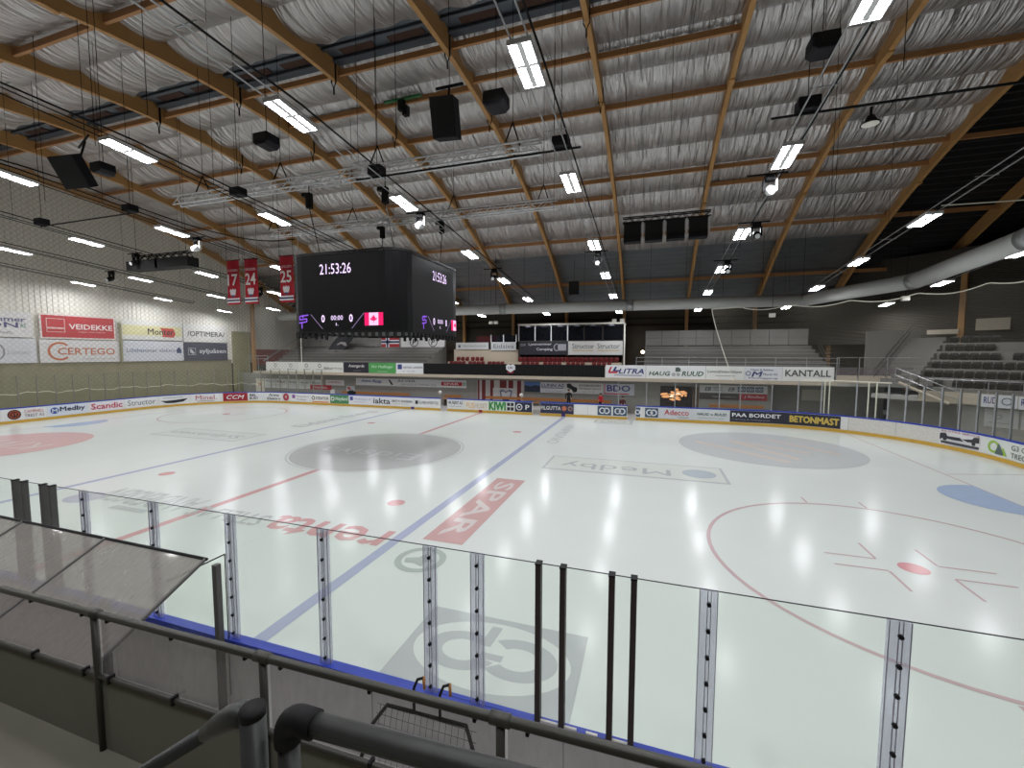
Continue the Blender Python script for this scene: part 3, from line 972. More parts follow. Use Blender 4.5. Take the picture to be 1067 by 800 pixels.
MB().tube(el, .0275, 20).build('elbow', M['black'], h2, True)
MB().tube([(13.20, -18.745, 4.387), (13.9, -18.70, 4.378), (15.2, -18.70, 4.37)], .0225, 20).build('long_rail', M['iron_dark'], h2, True)
MB().tube([(15.0, -18.70, 2.36), (15.0, -18.70, 4.36)], .0225, 16).build('upright', M['iron_dark'], h2, True)

# clear lean-to roof over the near players' bench
br = thing('bench_canopy', 'sloping clear plastic canopy in dark frame over the near players bench', 'canopy', (6, -16.7, -.12))
ya, za, yb_, zb_ = -16.17, 2.91, -17.3, 2.36
bx = [9.3, 7.64, 5.98, 4.32, 2.66, 1.0]
for a, c in zip(bx[1:], bx[:-1]):
    MB().prism([(ya, za), (yb_, zb_), (yb_, zb_ - .008), (ya, za - .008)], lambda u, v, d: (d, u, v), a + .02, c - .02).build('roof_sheet', M['roof_sheet'], br)
for x in bx:
    MB().tube([(x, ya, za), (x, yb_, zb_)], .02, 6).build('rafter', M['post_grey'], br)
MB().tube([(1, ya, za), (9.32, ya, za)], .018, 6).build('front_edge', M['black'], br)
MB().tube([(1, yb_, zb_), (9.32, yb_, zb_)], .02, 6).build('back_edge', M['post_grey'], br)
for x in (8.6, 5.98, 2.66):
    MB().box(x - .03, x + .03, -16.75, -16.69, -.12, 2.62).build('post', M['post_grey'], br)
ep = thing('bench_end_screen', 'narrow clear end screen with dark post beside the near bench canopy', 'screen', (8.3, -15.5, -.12))
MB().box(8.29, 8.31, -15.95, -15.2, .3, 2.36).build('pane', M['glass'], ep)
bevel(MB().box(8.26, 8.34, -15.36, -15.28, -.12, 2.28).build('post', M['post_grey'], ep), .008)
MB().box(8.295, 8.305, -15.95, -15.2, 2.355, 2.37).build('pane_edge', M['purple_grey'], ep)
MB().box(8.295, 8.305, -15.2, -15.19, .3, 2.37).build('pane_edge', M['purple_grey'], ep)
nb = thing('players_bench', 'low dark players bench under the clear canopy', 'bench', (5, -16.4, -.12))
MB().box(1.2, 7.4, -16.55, -16.2, .30, .36).build('seat', M['black'], nb)
for x in (1.6, 3.5, 5.4, 7.2):
    MB().box(x - .03, x + .03, -16.5, -16.25, -.12, .30).build('leg', M['post_grey'], nb)
# skating aid: a small pipe frame with net and two gripped handles
sa = thing('skating_aid', 'dark pipe frame with net and two gripped handles leaning behind the boards', 'skating aid', (11.6, -15.5, -.12))
Y = -15.5
MB().tube([(10.82, Y - .5, -.10), (10.9, Y - .35, .5), (10.95, Y - .1, .95), (11.1, Y, 1.16), (11.44, Y, 1.17)], .022, 10).build('frame', M['black'], sa, True)
MB().tube([(12.3, Y - .5, -.10), (12.28, Y - .35, .5), (12.22, Y - .1, .98), (12.08, Y, 1.19), (11.76, Y, 1.18)], .022, 10).build('frame', M['black'], sa, True)
MB().tube([(11.44, Y, 1.17), (11.76, Y, 1.18)], .018, 8).build('crossbar', M['black'], sa, True)
for x in (11.45, 11.77):
    h = MB().tube([(x, Y, 1.16), (x, Y, 1.45), (x + .03, Y + .03, 1.54), (x + .09, Y + .06, 1.55)], .016, 8).build('handle', M['black'], sa, True)
    MB().tube([(x + .09, Y + .06, 1.56), (x + .095, Y + .065, 1.42)], .017, 8).build('grip', M['bench_wood'], h, True)
b = MB()
for k in range(16):
    t = (k + .5) / 16
    x = 10.98 + 1.2 * t
    b.tube([(x, Y, 1.15), (x, Y - .25, .3)], .004, 4)
for k in range(9):
    t = k / 9
    b.tube([(10.98 - .06 * t, Y - .25 * t, 1.15 - .85 * t), (12.2 + .06 * t, Y - .25 * t, 1.15 - .85 * t)], .004, 4)
o = b.build('net', M['sinter'], sa)
o['kind'] = 'stuff'

# ================================================================== FAR SIDE
fb = struct(MB().box(-30, 28, 18.56, 30, 2.72, 3.02).build('floor', M['concrete']))
struct(MB().box(-30, 27.2, 18.3, 18.6, 2.78, 3.06).build('trim_3', M['panel_warm']))
wb = struct(MB().box(-33.9, 23.3, 20.0, 20.2, -.12, 2.72).build('wall_far', M['block']))
struct(MB().box(23.3, 31.5, 21.6, 21.8, -.12, 2.7).build('wall_far', M['block']))
struct(MB().box(23.1, 23.3, 20.2, 21.6, -.12, 2.72).build('trim_4', M['dark_wall']))

BAL = plane((0, 18.44, 0), (1, 0, 0), (0, 0, 1))


def board(name, label, cat, to, u0, u1, v0, v1, m, d0=-.02, d1=0.0, group=None):
    o = MB().prism(rect(u0, u1, v0, v1), to, d0, d1).build(name, m)
    return tag(o, label, cat, group)


def L(o, to, s, u0, u1, v0, v1, c, bold=.02, shear=0.0):
    lettering(o, to, s, u0, u1, v0, v1, flat(c), bold, shear)


Z0, Z1 = 3.06, 4.13
o = board('sponsor_banner', 'long white banner with six small grey logos at left end of balcony front', 'banner', BAL, -28.2, -17.5, Z0, Z1, flat((222, 222, 216)))
for k, q in enumerate((-26.8, -24.6, -22.4, -20.6)):
    ring(o, BAL, q, 3.75, .14, .22, flat((120, 122, 120)), n=14)
    shape(o, BAL, rect(q - .5, q + .5, 3.3, 3.37), flat((160, 160, 158)))
for q, t in ((-19.2, 'Ballinor'), (-17.55, 'Moelven')):
    pass
L(o, BAL, 'Ballmer', -20.0, -18.8, 3.35, 3.65, (110, 112, 108), .01)
L(o, BAL, 'Montage', -18.7, -17.6, 3.35, 3.6, (110, 112, 108), .01)
o = board('sponsor_banner', 'dark navy banner with small white script, left part of balcony front', 'banner', BAL, -17.4, -14.3, Z0, Z1, flat((30, 28, 42)))
L(o, BAL, 'Avantgarde', -16.8, -14.8, 3.55, 3.95, (226, 222, 220), .01, .2)
L(o, BAL, 'hotell og kurs', -16.2, -15.2, 3.22, 3.34, (150, 150, 150), 0)
o = board('sponsor_banner', 'bright green banner with pale script on the balcony front', 'banner', BAL, -14.25, -11.0, Z0, Z1, flat((78, 160, 84)))
L(o, BAL, 'Nor Hvalfanger', -13.9, -11.3, 3.5, 3.9, (196, 226, 196), .01, .2)
shape(o, BAL, rect(-13.2, -12, 3.2, 3.26), flat((170, 210, 170)))
o = board('sponsor_banner', 'white banner with blue square mark, right of the green banner', 'banner', BAL, -10.95, -7.8, Z0, Z1, flat((228, 230, 232)))
shape(o, BAL, rect(-10.75, -10.25, 3.5, 4.0), flat((52, 64, 130)))
L(o, BAL, 'HÅTAK LARSEN', -10.1, -7.9, 3.6, 3.86, (90, 92, 100), .01)
L(o, BAL, 'rør  vvs  bad', -10.2, -8.8, 3.25, 3.38, (130, 132, 138), 0)
o = board('sponsor_banner', 'white banner with red and navy emblem and slanted navy lettering, right of black board', 'banner', BAL, 10.15, 13.5, Z0, Z1 + .02, flat((230, 230, 232)))
L(o, BAL, 'LITRA', 11.25, 13.35, 3.42, 3.86, (40, 50, 120), .04, .25)
shape(o, BAL, [(10.35, 3.5), (10.55, 4.0), (10.7, 4.0), (10.55, 3.6), (11.2, 3.6), (11.15, 3.46), (10.5, 3.42)], flat((196, 50, 70)))
shape(o, BAL, [(10.75, 3.62), (10.95, 4.0), (11.12, 4.0), (10.98, 3.72), (11.4, 3.72), (11.36, 3.6)], flat((40, 50, 120)), .012)
shape(o, BAL, rect(10.9, 13.2, 3.25, 3.31), flat((120, 124, 150)))
o = board('sponsor_banner', 'white banner with bold slanted dark green lettering and round-wheel mark', 'banner', BAL, 13.52, 18.15, Z0, Z1 + .02, flat((232, 233, 232)))
L(o, BAL, 'HAUG', 13.75, 15.45, 3.3, 3.66, (22, 84, 52), .05, .2)
L(o, BAL, 'RUUD', 16.35, 18.0, 3.3, 3.7, (22, 84, 52), .05, .2)
for q in (15.72, 16.08):
    ring(o, BAL, q, 3.42, .07, .12, flat((40, 60, 52)), n=14)
shape(o, BAL, [(15.85, 3.64), (15.85, 4.0), (16.1, 4.02), (16.25, 3.9), (16.25, 3.66)], flat((90, 104, 98)))
o = board('sponsor_banner', 'white banner with small dark script, middle of the right balcony front', 'banner', BAL, 18.17, 21.0, Z0, Z1 + .02, flat((226, 228, 224)))
L(o, BAL, 'Lommelrevyselskapet', 18.3, 20.8, 3.55, 3.82, (84, 92, 92), .01)
shape(o, BAL, rect(18.9, 20.3, 3.35, 3.40), flat((150, 158, 158)))
o = board('sponsor_banner', 'white banner with large navy letter and small print, second from right end of balcony', 'banner', BAL, 21.02, 23.6, Z0, Z1 + .02, flat((226, 228, 232)))
L(o, BAL, 'M', 21.5, 22.25, 3.35, 3.75, (48, 56, 110), .05, .2)
L(o, BAL, 'Olsen & Bakken', 21.4, 23.0, 3.82, 3.98, (70, 78, 120), .01)
L(o, BAL, 'Murer AS', 22.3, 23.3, 3.45, 3.65, (70, 78, 120), .01)
L(o, BAL, 'Flislegging', 21.3, 23.3, 3.15, 3.3, (80, 86, 124), .01)
ring(o, BAL, 21.25, 3.6, .12, .2, flat((130, 134, 160)), n=14)
o = board('sponsor_banner', 'white banner with big spaced dark grey capitals at right end of balcony', 'banner', BAL, 23.62, 27.0, Z0, Z1 + .02, flat((230, 231, 228)))
L(o, BAL, 'KANTALL', 23.8, 26.8, 3.42, 3.92, (62, 64, 60), .03)
ledb = thing('led_board', 'long blank black led ribbon board along the balcony front', 'display', (1, 18.44, 3.05))
for k in range(10):
    a = -7.75 + 1.785 * k
    MB().box(a, a + 1.77, 18.40, 18.5, Z0 - .02, Z1).build('led_module', M['black'], ledb)
for q in (-6.0, 2.5, 8.0):
    MB().box(q - .5, q + .5, 18.34, 18.52, 2.92, 3.06).build('bracket', M['black'], ledb)
cr = board('club_crest', 'white shield crest with red scroll mounted on the black ribbon board', 'emblem', plane((0, 18.36, 0), (1, 0, 0), (0, 0, 1)), 1.0, 1.9, 3.62, 3.98, flat((226, 226, 230)))
TC = plane((0, 18.33, 0), (1, 0, 0), (0, 0, 1))
shape(cr, TC, [(1.0, 3.98), (1.2, 4.14), (1.45, 4.05), (1.7, 4.14), (1.9, 3.98), (1.8, 3.6), (1.45, 3.36), (1.1, 3.6)], flat((226, 226, 230)), .005)
shape(cr, TC, [(1.2, 3.3), (1.7, 3.3), (1.8, 3.5), (1.45, 3.38), (1.1, 3.5)], flat((150, 40, 56)), .01)
L(cr, TC, 'LIK', 1.2, 1.7, 3.7, 3.92, (60, 60, 90), .03)
# balcony rail on the right and left
for x0, x1, lab in ((12.7, 27.4, 'thin grey handrail above the right white banners'), (-31.2, -28.3, 'short grey handrail at left end of balcony')):
    t = thing('balcony_railing', lab, 'railing', ((x0 + x1) / 2, 18.8, 3.02))
    n = max(2, int((x1 - x0) / 1.9))
    for k in range(n + 1):
        x = x0 + (x1 - x0) * k / n
        MB().tube([(x, 18.8, 3.02), (x, 18.8, 4.85)], .025, 6).build('post', M['galv'], t)
    for z in (4.82, 4.45):
        MB().tube([(x0, 18.8, z), (x1, 18.8, z)], .022, 6).build('rail', M['galv'], t)
# low front panels at the right end of the balcony
for k, (a, c) in enumerate(((27.2, 28.5), (28.6, 30.2), (30.3, 32.2))):
    t = thing('balcony_parapet', 'warm white balcony front panel with clear strip, %s from the banners' % ORD[k], 'panel', ((a + c) / 2, 18.6, 2.72))
    MB().box(a, c, 18.55, 18.65, 2.95, 3.55).build('lower_board', M['panel_warm'], t)
    MB().box(a, c, 18.57, 18.62, 3.55, 4.15).build('clear_strip', M['rail_sheet'], t)
    MB().tube([(a, 18.6, 2.75), (a, 18.6, 4.9)], .03, 6).build('post', M['galv'], t)
    MB().tube([(a, 18.6, 4.88), (c, 18.6, 4.88)], .025, 6).build('rail', M['galv'], t)
struct(MB().box(28, 33, 18.65, 30, 2.72, 2.95).build('floor', M['concrete']))

# signs on the wall behind the benches
UW = plane((0, 19.97, 0), (1, 0, 0), (0, 0, 1))
o = board('wall_sign', 'long white sign with blue print and red block over far left bench', 'sign', UW, -17.1, -3.8, 1.62, 2.40, flat((222, 224, 226)))
L(o, UW, 'Aktiv Bygg', -16.4, -13.8, 1.9, 2.25, (70, 96, 160), .03)
L(o, UW, 'ALVER', -11.8, -9.6, 2.08, 2.3, (90, 92, 96), .01)
L(o, UW, 'ADVOKATFIRMA A/S', -11.4, -7.2, 1.72, 1.9, (130, 132, 136), .0)
shape(o, UW, [(-12.6, 1.75), (-12.3, 1.75), (-12.75, 2.3), (-12.95, 2.3)], flat((60, 60, 64)))
shape(o, UW, rect(-6.6, -4.25, 1.82, 2.2), flat((190, 44, 58)))
lettering(o, plane((0, 19.955, 0), (1, 0, 0), (0, 0, 1)), 'SPAR', -6.3, -4.6, 1.9, 2.12, flat((236, 232, 232)), .03)
ring(o, UW, -4.02, 2.02, .1, .17, flat((40, 120, 84)), n=14)
o = board('wall_picture', 'blue mountain picture at left of the white bench signs', 'picture', UW, 2.35, 3.9, 1.45, 2.42, flat((86, 120, 178)))
shape(o, UW, [(2.35, 1.45), (3.9, 1.45), (3.9, 2.0), (3.4, 2.12), (3.0, 1.98), (2.35, 2.08)], flat((44, 54, 74)))
o = board('wall_sign', 'white sign with dark blue capitals between mountain picture and black swirl', 'sign', UW, 3.92, 6.3, 1.42, 2.40, flat((222, 224, 230)))
L(o, UW, 'LUNN AS', 4.05, 6.2, 1.98, 2.28, (56, 72, 130), .03)
shape(o, UW, rect(4.05, 6.15, 1.86, 1.92), flat((60, 76, 130)))
L(o, UW, 'Entreprenør og eiendom', 4.4, 6.0, 1.55, 1.66, (120, 130, 160), 0)
o = board('wall_sign', 'white sign with black swirl and grey capitals behind the far bench', 'sign', UW, 6.32, 9.82, 1.42, 2.42, flat((226, 227, 226)))
shape(o, UW, [(6.45, 2.3), (6.75, 2.36), (7.05, 2.1), (7.45, 1.95), (7.42, 1.6), (7.1, 1.5), (6.9, 1.8), (6.5, 1.95)], flat((34, 34, 36)))
L(o, UW, 'SAGBAKKEN', 7.6, 9.6, 2.1, 2.3, (110, 114, 112), .02)
L(o, UW, 'GRANSBERGET REKLAME', 7.6, 9.6, 1.82, 1.98, (120, 124, 122), .01)
L(o, UW, 'tlf 612 00 000', 7.9, 9.1, 1.58, 1.68, (140, 144, 142), 0)
o = board('wall_sign', 'white sign with large blue capitals over a red underline', 'sign', UW, 9.85, 12.55, 1.38, 2.42, flat((212, 216, 228)))
L(o, UW, 'BDO', 10.15, 12.2, 1.72, 2.3, (58, 70, 140), .03)
shape(o, UW, rect(9.95, 12.1, 1.46, 1.56), flat((206, 64, 76)))
shape(o, UW, rect(9.92, 9.99, 1.46, 2.38), flat((206, 64, 76)))
o = board('wall_sign', 'white sign with two grey logos and three letter tiles by right bench', 'sign', UW, 17.9, 23.0, 1.85, 2.5, flat((220, 222, 224)))
for q in (18.3, 20.1):
    L(o, UW, 'EB', q, q + .5, 2.02, 2.34, (80, 88, 104), .04, .3)
    for z in (2.05, 2.2, 2.32):
        shape(o, UW, rect(q + .65, q + 1.4, z, z + .04), flat((150, 156, 166)))
for q in (21.1, 21.75, 22.4):
    shape(o, UW, rect(q - .26, q + .3, 1.98, 2.4), flat((72, 94, 122)), .011)
    for e in (-.1, .13):
        ring(o, UW, q + e, 2.19, .07, .12, flat((226, 228, 232)), n=14, d=.02)
o = board('wall_sign', 'dark grey sign with pale line of print, left half under the tile sign', 'sign', UW, 17.9, 20.9, 1.3, 1.82, flat((84, 78, 78)))
L(o, UW, 'ringsaker-arkitekter.no', 18.9, 20.7, 1.46, 1.6, (206, 200, 198), 0)
o = board('wall_sign', 'red sign with white script at right end of the bench wall', 'sign', UW, 20.92, 23.0, 1.3, 1.82, flat((176, 56, 68)))
L(o, UW, 'J Rimfoss', 21.3, 22.8, 1.45, 1.7, (230, 214, 214), .01, .2)
o = board('wall_sign', 'upright cream board with red squiggle at far left of block wall', 'sign', UW, -31.6, -30.3, -.05, 2.05, flat((220, 212, 196)))
L(o, UW, 'ti', -31.3, -30.8, 1.2, 1.5, (180, 60, 60), .02)
for q, (tx, c) in enumerate((('Mjøs', (110, 120, 150)), ('Plan', (150, 80, 80)), ('Bygg', (90, 100, 110)), ('Gausdal', (70, 90, 96)), ('Elkem', (60, 62, 66)))):
    a = -30.2 + q * 1.72
    o = board('wall_sign', 'small white notice with %s print, %s of five on left block wall' % (('blue', 'red', 'grey', 'green grey', 'black')[q], ORD[q]), 'sign', UW, a, a + 1.62, 1.0, 2.08, flat((214, 215, 214)))
    L(o, UW, tx, a + .2, a + 1.4, 1.62, 1.86, c, .01)
    for z in (1.2, 1.4):
        shape(o, UW, rect(a + .2, a + 1.2, z, z + .06), flat((170, 172, 174)))
o = board('wall_sign', 'red sign with grey heading among the left notices', 'sign', plane((0, 19.93, 0), (1, 0, 0), (0, 0, 1)), -23.4, -20.4, .98, 1.5, flat((172, 50, 62)))
L(o, plane((0, 19.93, 0), (1, 0, 0), (0, 0, 1)), 'Veidekke', -22.8, -21, 1.1, 1.36, (206, 190, 190), .02)
o = board('wall_sign', 'white sign with red print right of the red notice', 'sign', UW, -21.2, -18.7, 1.5, 2.1, flat((216, 214, 214)))
L(o, UW, 'HAFJELL', -20.9, -19.0, 1.7, 1.95, (170, 80, 90), .01)
o = board('wall_notice', 'single white paper sheet on the left block wall', 'notice', UW, -20.6, -20.0, .55, 1.05, flat((230, 230, 230)))
o = board('wall_notice', 'pale sheet with red square beside the far left bench', 'notice', UW, -18.4, -17.3, .9, 1.5, flat((200, 202, 204)))
shape(o, UW, rect(-18.25, -17.85, 1.1, 1.35), flat((190, 80, 80)))
# striped entrance wall with crest
st = board('striped_entrance', 'dark red and white striped players entrance with large crest panel', 'entrance', UW, -2.6, 2.25, -.1, 2.5, flat((196, 192, 190)))
for a, c in ((-2.55, -2.35), (-2.1, -1.7), (-1.2, -.8), (-.2, .5), (.7, 1.2), (1.6, 2.0)):
    shape(st, UW, rect(a, c, -.1, 2.5), flat((118, 40, 42)))
TC = plane((0, 19.94, 0), (1, 0, 0), (0, 0, 1))
shape(st, TC, rect(-.9, 1.55, -.1, 1.75), flat((208, 206, 206)), .005)
shape(st, TC, [(-.2, 1.5), (.1, 1.62), (.45, 1.4), (.8, 1.62), (1.1, 1.5), (1.0, .8), (.45, .2), (-.1, .8)], flat((120, 126, 150)), .012)
shape(st, TC, [(-.05, 1.36), (.2, 1.44), (.45, 1.25), (.7, 1.44), (.95, 1.36), (.85, .9), (.45, .45), (.05, .9)], flat((216, 216, 220)), .02)
shape(st, TC, [(.0, .75), (.9, .75), (.45, .2)], flat((52, 56, 100)), .024)
for x in (-5.2, 2.9):
    t = thing('globe_lamp', 'small white globe lamp on a stalk %s striped entrance' % ('left of' if x < 0 else 'right of'), 'lamp', (x, 17.0, -.12))
    MB().tube([(x, 17, -.12), (x, 17, 1.3)], .03, 6).build('stalk', M['galv'], t)
    b = MB()
    b.grid(lambda u, v: (x + .17 * math.sin(PI * v) * math.cos(2 * PI * u), 17 + .17 * math.sin(PI * v) * math.sin(2 * PI * u), 1.42 + .17 * math.cos(PI * v)), 14, 8)
    b.build('globe', M['cream'], t, True)
# bright wall screen and brown door right of the benches
sc = thing('menu_screen', 'glowing orange wall screen between bench and brown door', 'screen', (16.0, 19.95, .4))
MB().box(14.75, 17.35, 19.9, 19.99, .42, 2.32).build('frame', M['tv_dark'], sc)
TS = plane((0, 19.88, 0), (1, 0, 0), (0, 0, 1))
for k in range(34):
    a, q = R.uniform(0, 6.28), R.random() ** .7
    u, v = 15.85 + 1.0 * q * math.cos(a), 1.62 + .48 * q * math.sin(a)
    hi = q < .55 and k % 3 == 0
    w_, h_ = R.uniform(.10, .26), R.uniform(.05, .12)
    o = shape(sc, TS, [(u + w_ * (1 + .3 * math.sin(5 * t_ + k)) * math.cos(t_), v + h_ * (1 + .3 * math.cos(3 * t_ + k)) * math.sin(t_)) for t_ in [2 * PI * i_ / 11 for i_ in range(11)]], M['tv_hi' if hi else 'tv'], .004 + .001 * k + (.04 if hi else 0), 'lit_patch')
dd = struct(MB().box(17.42, 17.85, 19.93, 20.02, -.1, 2.3).build('door_2', M['brown_wall']))
for x0, x1, lab in ((-18.4, -9.9, 'long orange wooden bench under the left bench sign'), (-1.4, 10.6, 'long orange wooden bench under the black swirl sign'), (18.6, 22.6, 'short orange wooden bench under the tile sign'), (-5.9, -4.0, 'small wooden crate bench left of striped entrance')):
    t = thing('team_bench', lab, 'bench', ((x0 + x1) / 2, 19, -.12))
    MB().box(x0, x1, 18.75, 19.15, .55, .62).build('seat', M['bench_wood'], t)
    MB().box(x0, x1, 19.2, 19.25, .72, .98).build('backrest', M['bench_wood'], t)
    for k in range(4):
        x = x0 + .2 + (x1 - x0 - .4) * k / 3
        MB().box(x - .04, x + .04, 18.8, 19.25, -.12, .55).build('leg', M['post_grey'], t)
wbg = thing('kit_bag', 'dark rounded kit bag on the left bench', 'bag', (-16.9, 18.9, .62))
b = MB()
b.grid(lambda u, v: (-16.9 + .55 * math.sin(PI * v) * math.cos(2 * PI * u) * (1 + .1 * math.sin(9 * u)), 18.9 + .2 * math.sin(PI * v) * math.sin(2 * PI * u), .86 + .24 * math.cos(PI * v)), 14, 8)
b.build('bag_body', M['cloth_black'], wbg, True)
MB().tube([(-17.2, 18.9, 1.02), (-17.0, 18.9, 1.2), (-16.8, 18.9, 1.2), (-16.6, 18.9, 1.02)], .03, 6).build('strap', M['cloth_black'], wbg, True)
o = board('wall_notice', 'pale blank poster in the dark passage behind corner glass', 'notice', plane((0, 21.57, 0), (1, 0, 0), (0, 0, 1)), 25.9, 27.5, 1.3, 2.2, flat((196, 192, 178)))

# ---- standing terraces
for x0, x1, nm, lab in ((-29.4, -9.6, 'standing_terrace', 'grey concrete standing terrace left of the red seats with flags on its back wall'),
                        (13.3, 27.8, 'standing_terrace', 'grey concrete standing terrace right of the press box')):
    t = thing(nm, lab, 'terrace', ((x0 + x1) / 2, 23, 3.02))
    for k in range(8):
        y0, z = 19.6 + .93 * k, 3.5 + .34 * k
        dx = .35 * k if x0 < 0 else 0
        o = MB().box(x0 - dx, x1, y0, 27.2, z - .34 if k else 3.02, z).build('step', M['terrace'], t)
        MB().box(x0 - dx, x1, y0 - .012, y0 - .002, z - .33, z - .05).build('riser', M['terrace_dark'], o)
    n = 12 if x0 < 0 else 9
    for r_ in range(2):
        for k in range(n):
            a = (x0 - 2.4 if x0 < 0 else x0) + ((x1 - x0 + (2.4 if x0 < 0 else 0)) / n) * k
            w = (x1 - x0 + (2.4 if x0 < 0 else 0)) / n
            MB().box(a + .02, a + w - .02, 27.0, 27.1, 5.98 + .76 * r_, 6.72 + .76 * r_).build('back_panel', M['panel'], t)
    if x0 < 0:
        MB().tube([(x0 - .2, 19.4, 4.2), (x0 - 2.8, 27, 7.0)], .04, 6).build('handrail', M['galv'], t)
TB = plane((0, 26.95, 0), (1, 0, 0), (0, 0, 1))
fl = board('national_flag', 'red flag with blue cross hung on the left terrace wall', 'flag', TB, -18.6, -16.0, 5.72, 7.35, flat((158, 34, 48)))
for q in (rect(-17.95, -17.45, 5.72, 7.35), rect(-18.6, -16.0, 6.3, 6.78)):
    shape(fl, TB, q, flat((226, 226, 228)), .008)
for q in (rect(-17.82, -17.58, 5.72, 7.35), rect(-18.6, -16.0, 6.43, 6.66)):
    shape(fl, TB, q, flat((38, 44, 92)), .014)
o = board('fan_banner', 'white fan banner with two ringed letter marks and stars', 'banner', TB, -15.75, -9.75, 5.8, 7.25, flat((216, 214, 214)))
for q in (-13.9, -11.3):
    ring(o, TB, q, 6.5, .5, .6, flat((50, 44, 56)), n=24)
    L(o, TB, 'P', q - .25, q + .3, 6.15, 6.85, (46, 40, 52), .05, .15)
for q in (-15.2, -12.75, -12.3, -10.1):
    shape(o, TB, [(q + (.2 if k % 2 == 0 else .08) * math.sin(k * PI / 5), 6.85 + (.2 if k % 2 == 0 else .08) * math.cos(k * PI / 5)) for k in range(10)], flat((50, 44, 56)))
TB2 = plane((0, 26.4, 0), (1, 0, 0), (0, 0, 1))
o = board('fan_banner', 'small white fan banner with three lines of print under the ringed letters', 'banner', TB2, -15.3, -11.7, 4.85, 5.85, flat((206, 206, 208)))
for k, tx in enumerate(('SAMMEN', 'ER VI', 'LILLEHAMMER')):
    L(o, TB2, tx, -14.3 + .2 * (k == 1), -12.9 - .2 * (k == 1), 5.5 - .24 * k, 5.64 - .24 * k, (90, 92, 98), .01)
shape(o, TB2, disc(-14.8, 5.35, .16), flat((130, 132, 138)))
shape(o, TB2, rect(-12.4, -11.95, 5.0, 5.2), flat((60, 62, 70)))
bm_ = MB().grid(lambda u, v: (-24.6 + 2.6 * u - .9 * (1 - v), 25.2 + .8 * v + .08 * math.sin(9 * u), 5.35 + 1.85 * v + .06 * math.sin(7 * u + 4 * v)), 10, 8)
o = tag(bm_.build('draped_flag', M['cloth_black'], None, True), 'dark flag with grey face print draped over the left terrace steps', 'flag')
o2 = shape(o, lambda u, v, d: Vector((u, 25.55, v)), [(-24.2, 5.9), (-23.2, 5.7), (-22.7, 6.1), (-22.9, 6.5), (-23.6, 6.55), (-24.2, 6.3)], flat((130, 126, 126)), 0, 'print')

# ---- press box and the seats before it
pb = thing('press_box', 'dark glazed press box with white roof above the red seats', 'press box', (5.5, 27, 3.02))
MB().box(-.15, 11.25, 25.8, 29.5, 8.2, 8.36).build('roof', M['white_wall'], pb)
MB().box(-.1, 11.2, 26.1, 29.4, 5.25, 6.52).build('parapet', M['grey_wall'], pb)
MB().box(-.1, 11.2, 29.2, 29.4, 6.5, 8.2).build('back_wall', M['grey_wall'], pb)
for x in (-.1, 11.12):
    MB().box(x, x + .1, 26.0, 29.4, 3.02, 8.2).build('side_wall', M['dark_wall'], pb)
wx = [-.1, 1.75, 3.55, 5.35, 7.1, 9.05, 11.2]
for k, (a, c) in enumerate(zip(wx[:-1], wx[1:])):
    MB().box(a + .06, c - .06, 26.05, 26.07, 6.55, 8.15).build('window_pane', M['win'], pb)
    MB().box(a - .05, a + .06, 26.0, 26.12, 6.5, 8.2).build('mullion', M['alu'] if k < 4 else M['dark_wall'], pb)
    if k < 4:
        MB().box(a + .9, a + 1.5, 28.2, 28.3, 6.6, 7.7).build('back_curtain', flat((44, 44, 70)), pb)
    MB().box(a + .6, a + 1.1, 26.6, 26.9, 8.08, 8.16).build('ceiling_light', emit('box_light_%d' % k, (225, 225, 235), 1.2 if k in (0, 2, 5) else .5), pb)
MB().box(11.2, 11.34, 25.9, 26.1, 3.3, 8.3).build('corner_post', M['white_wall'], pb)
PB = plane((0, 26.06, 0), (1, 0, 0), (0, 0, 1))
o = board('box_sign', 'black sign with white capitals and grey emblem under press box windows', 'sign', PB, -.1, 5.4, 5.0, 6.45, flat((38, 38, 48)))
L(o, PB, 'Ljøsnummer', 1.0, 3.6, 5.95, 6.3, (200, 200, 206), .02)
L(o, PB, 'Camping', 1.9, 3.7, 5.4, 5.75, (206, 206, 210), .02)
L(o, PB, 'DF', .1, .7, 5.95, 6.2, (150, 150, 156), .01)
ring(o, PB, 4.25, 5.8, .32, .42, flat((160, 160, 166)), n=18, a0=PI / 2, a1=1.5 * PI)
shape(o, PB, rect(4.3, 5.2, 5.45, 6.15), flat((160, 160, 168)))
o = board('box_sign', 'white sign with a grey word twice over gold underlines', 'sign', PB, 5.42, 11.1, 5.0, 6.45, flat((206, 206, 204)))
for a in (5.85, 8.5):
    L(o, PB, 'Structor', a, a + 2.3, 5.65, 6.2, (84, 88, 94), .0)
    shape(o, PB, rect(a, a + 2.25, 5.42, 5.5), flat((190, 160, 90)))
cb = thing('commentary_box', 'small glazed commentary box left of the press box', 'cabin', (-2, 27, 3.02))
MB().box(-3.5, -.5, 26.3, 29.4, 5.4, 6.4).build('parapet', M['grey_wall'], cb)
MB().box(-3.5, -.5, 29.2, 29.4, 6.4, 7.3).build('back_wall', M['dark_wall'], cb)
for a, c in ((-3.45, -2.05), (-1.95, -.55)):
    MB().box(a, c, 26.28, 26.3, 6.4, 7.1).build('window_pane', M['win'], cb)
for x in (-3.5, -2.0, -.5):
    MB().box(x - .05, x + .05, 26.25, 26.33, 6.4, 7.25).build('mullion', M['alu'], cb)
MB().box(-8.2, -.3, 26.35, 26.6, 3.02, 5.6).build('lower_wall', M['panel_warm'], cb)
PB2 = plane((0, 26.24, 0), (1, 0, 0), (0, 0, 1))
o = board('box_sign', 'white sign with grey spaced lettering under the commentary box', 'sign', PB2, -3.5, -.5, 5.45, 6.42, flat((196, 198, 200)))
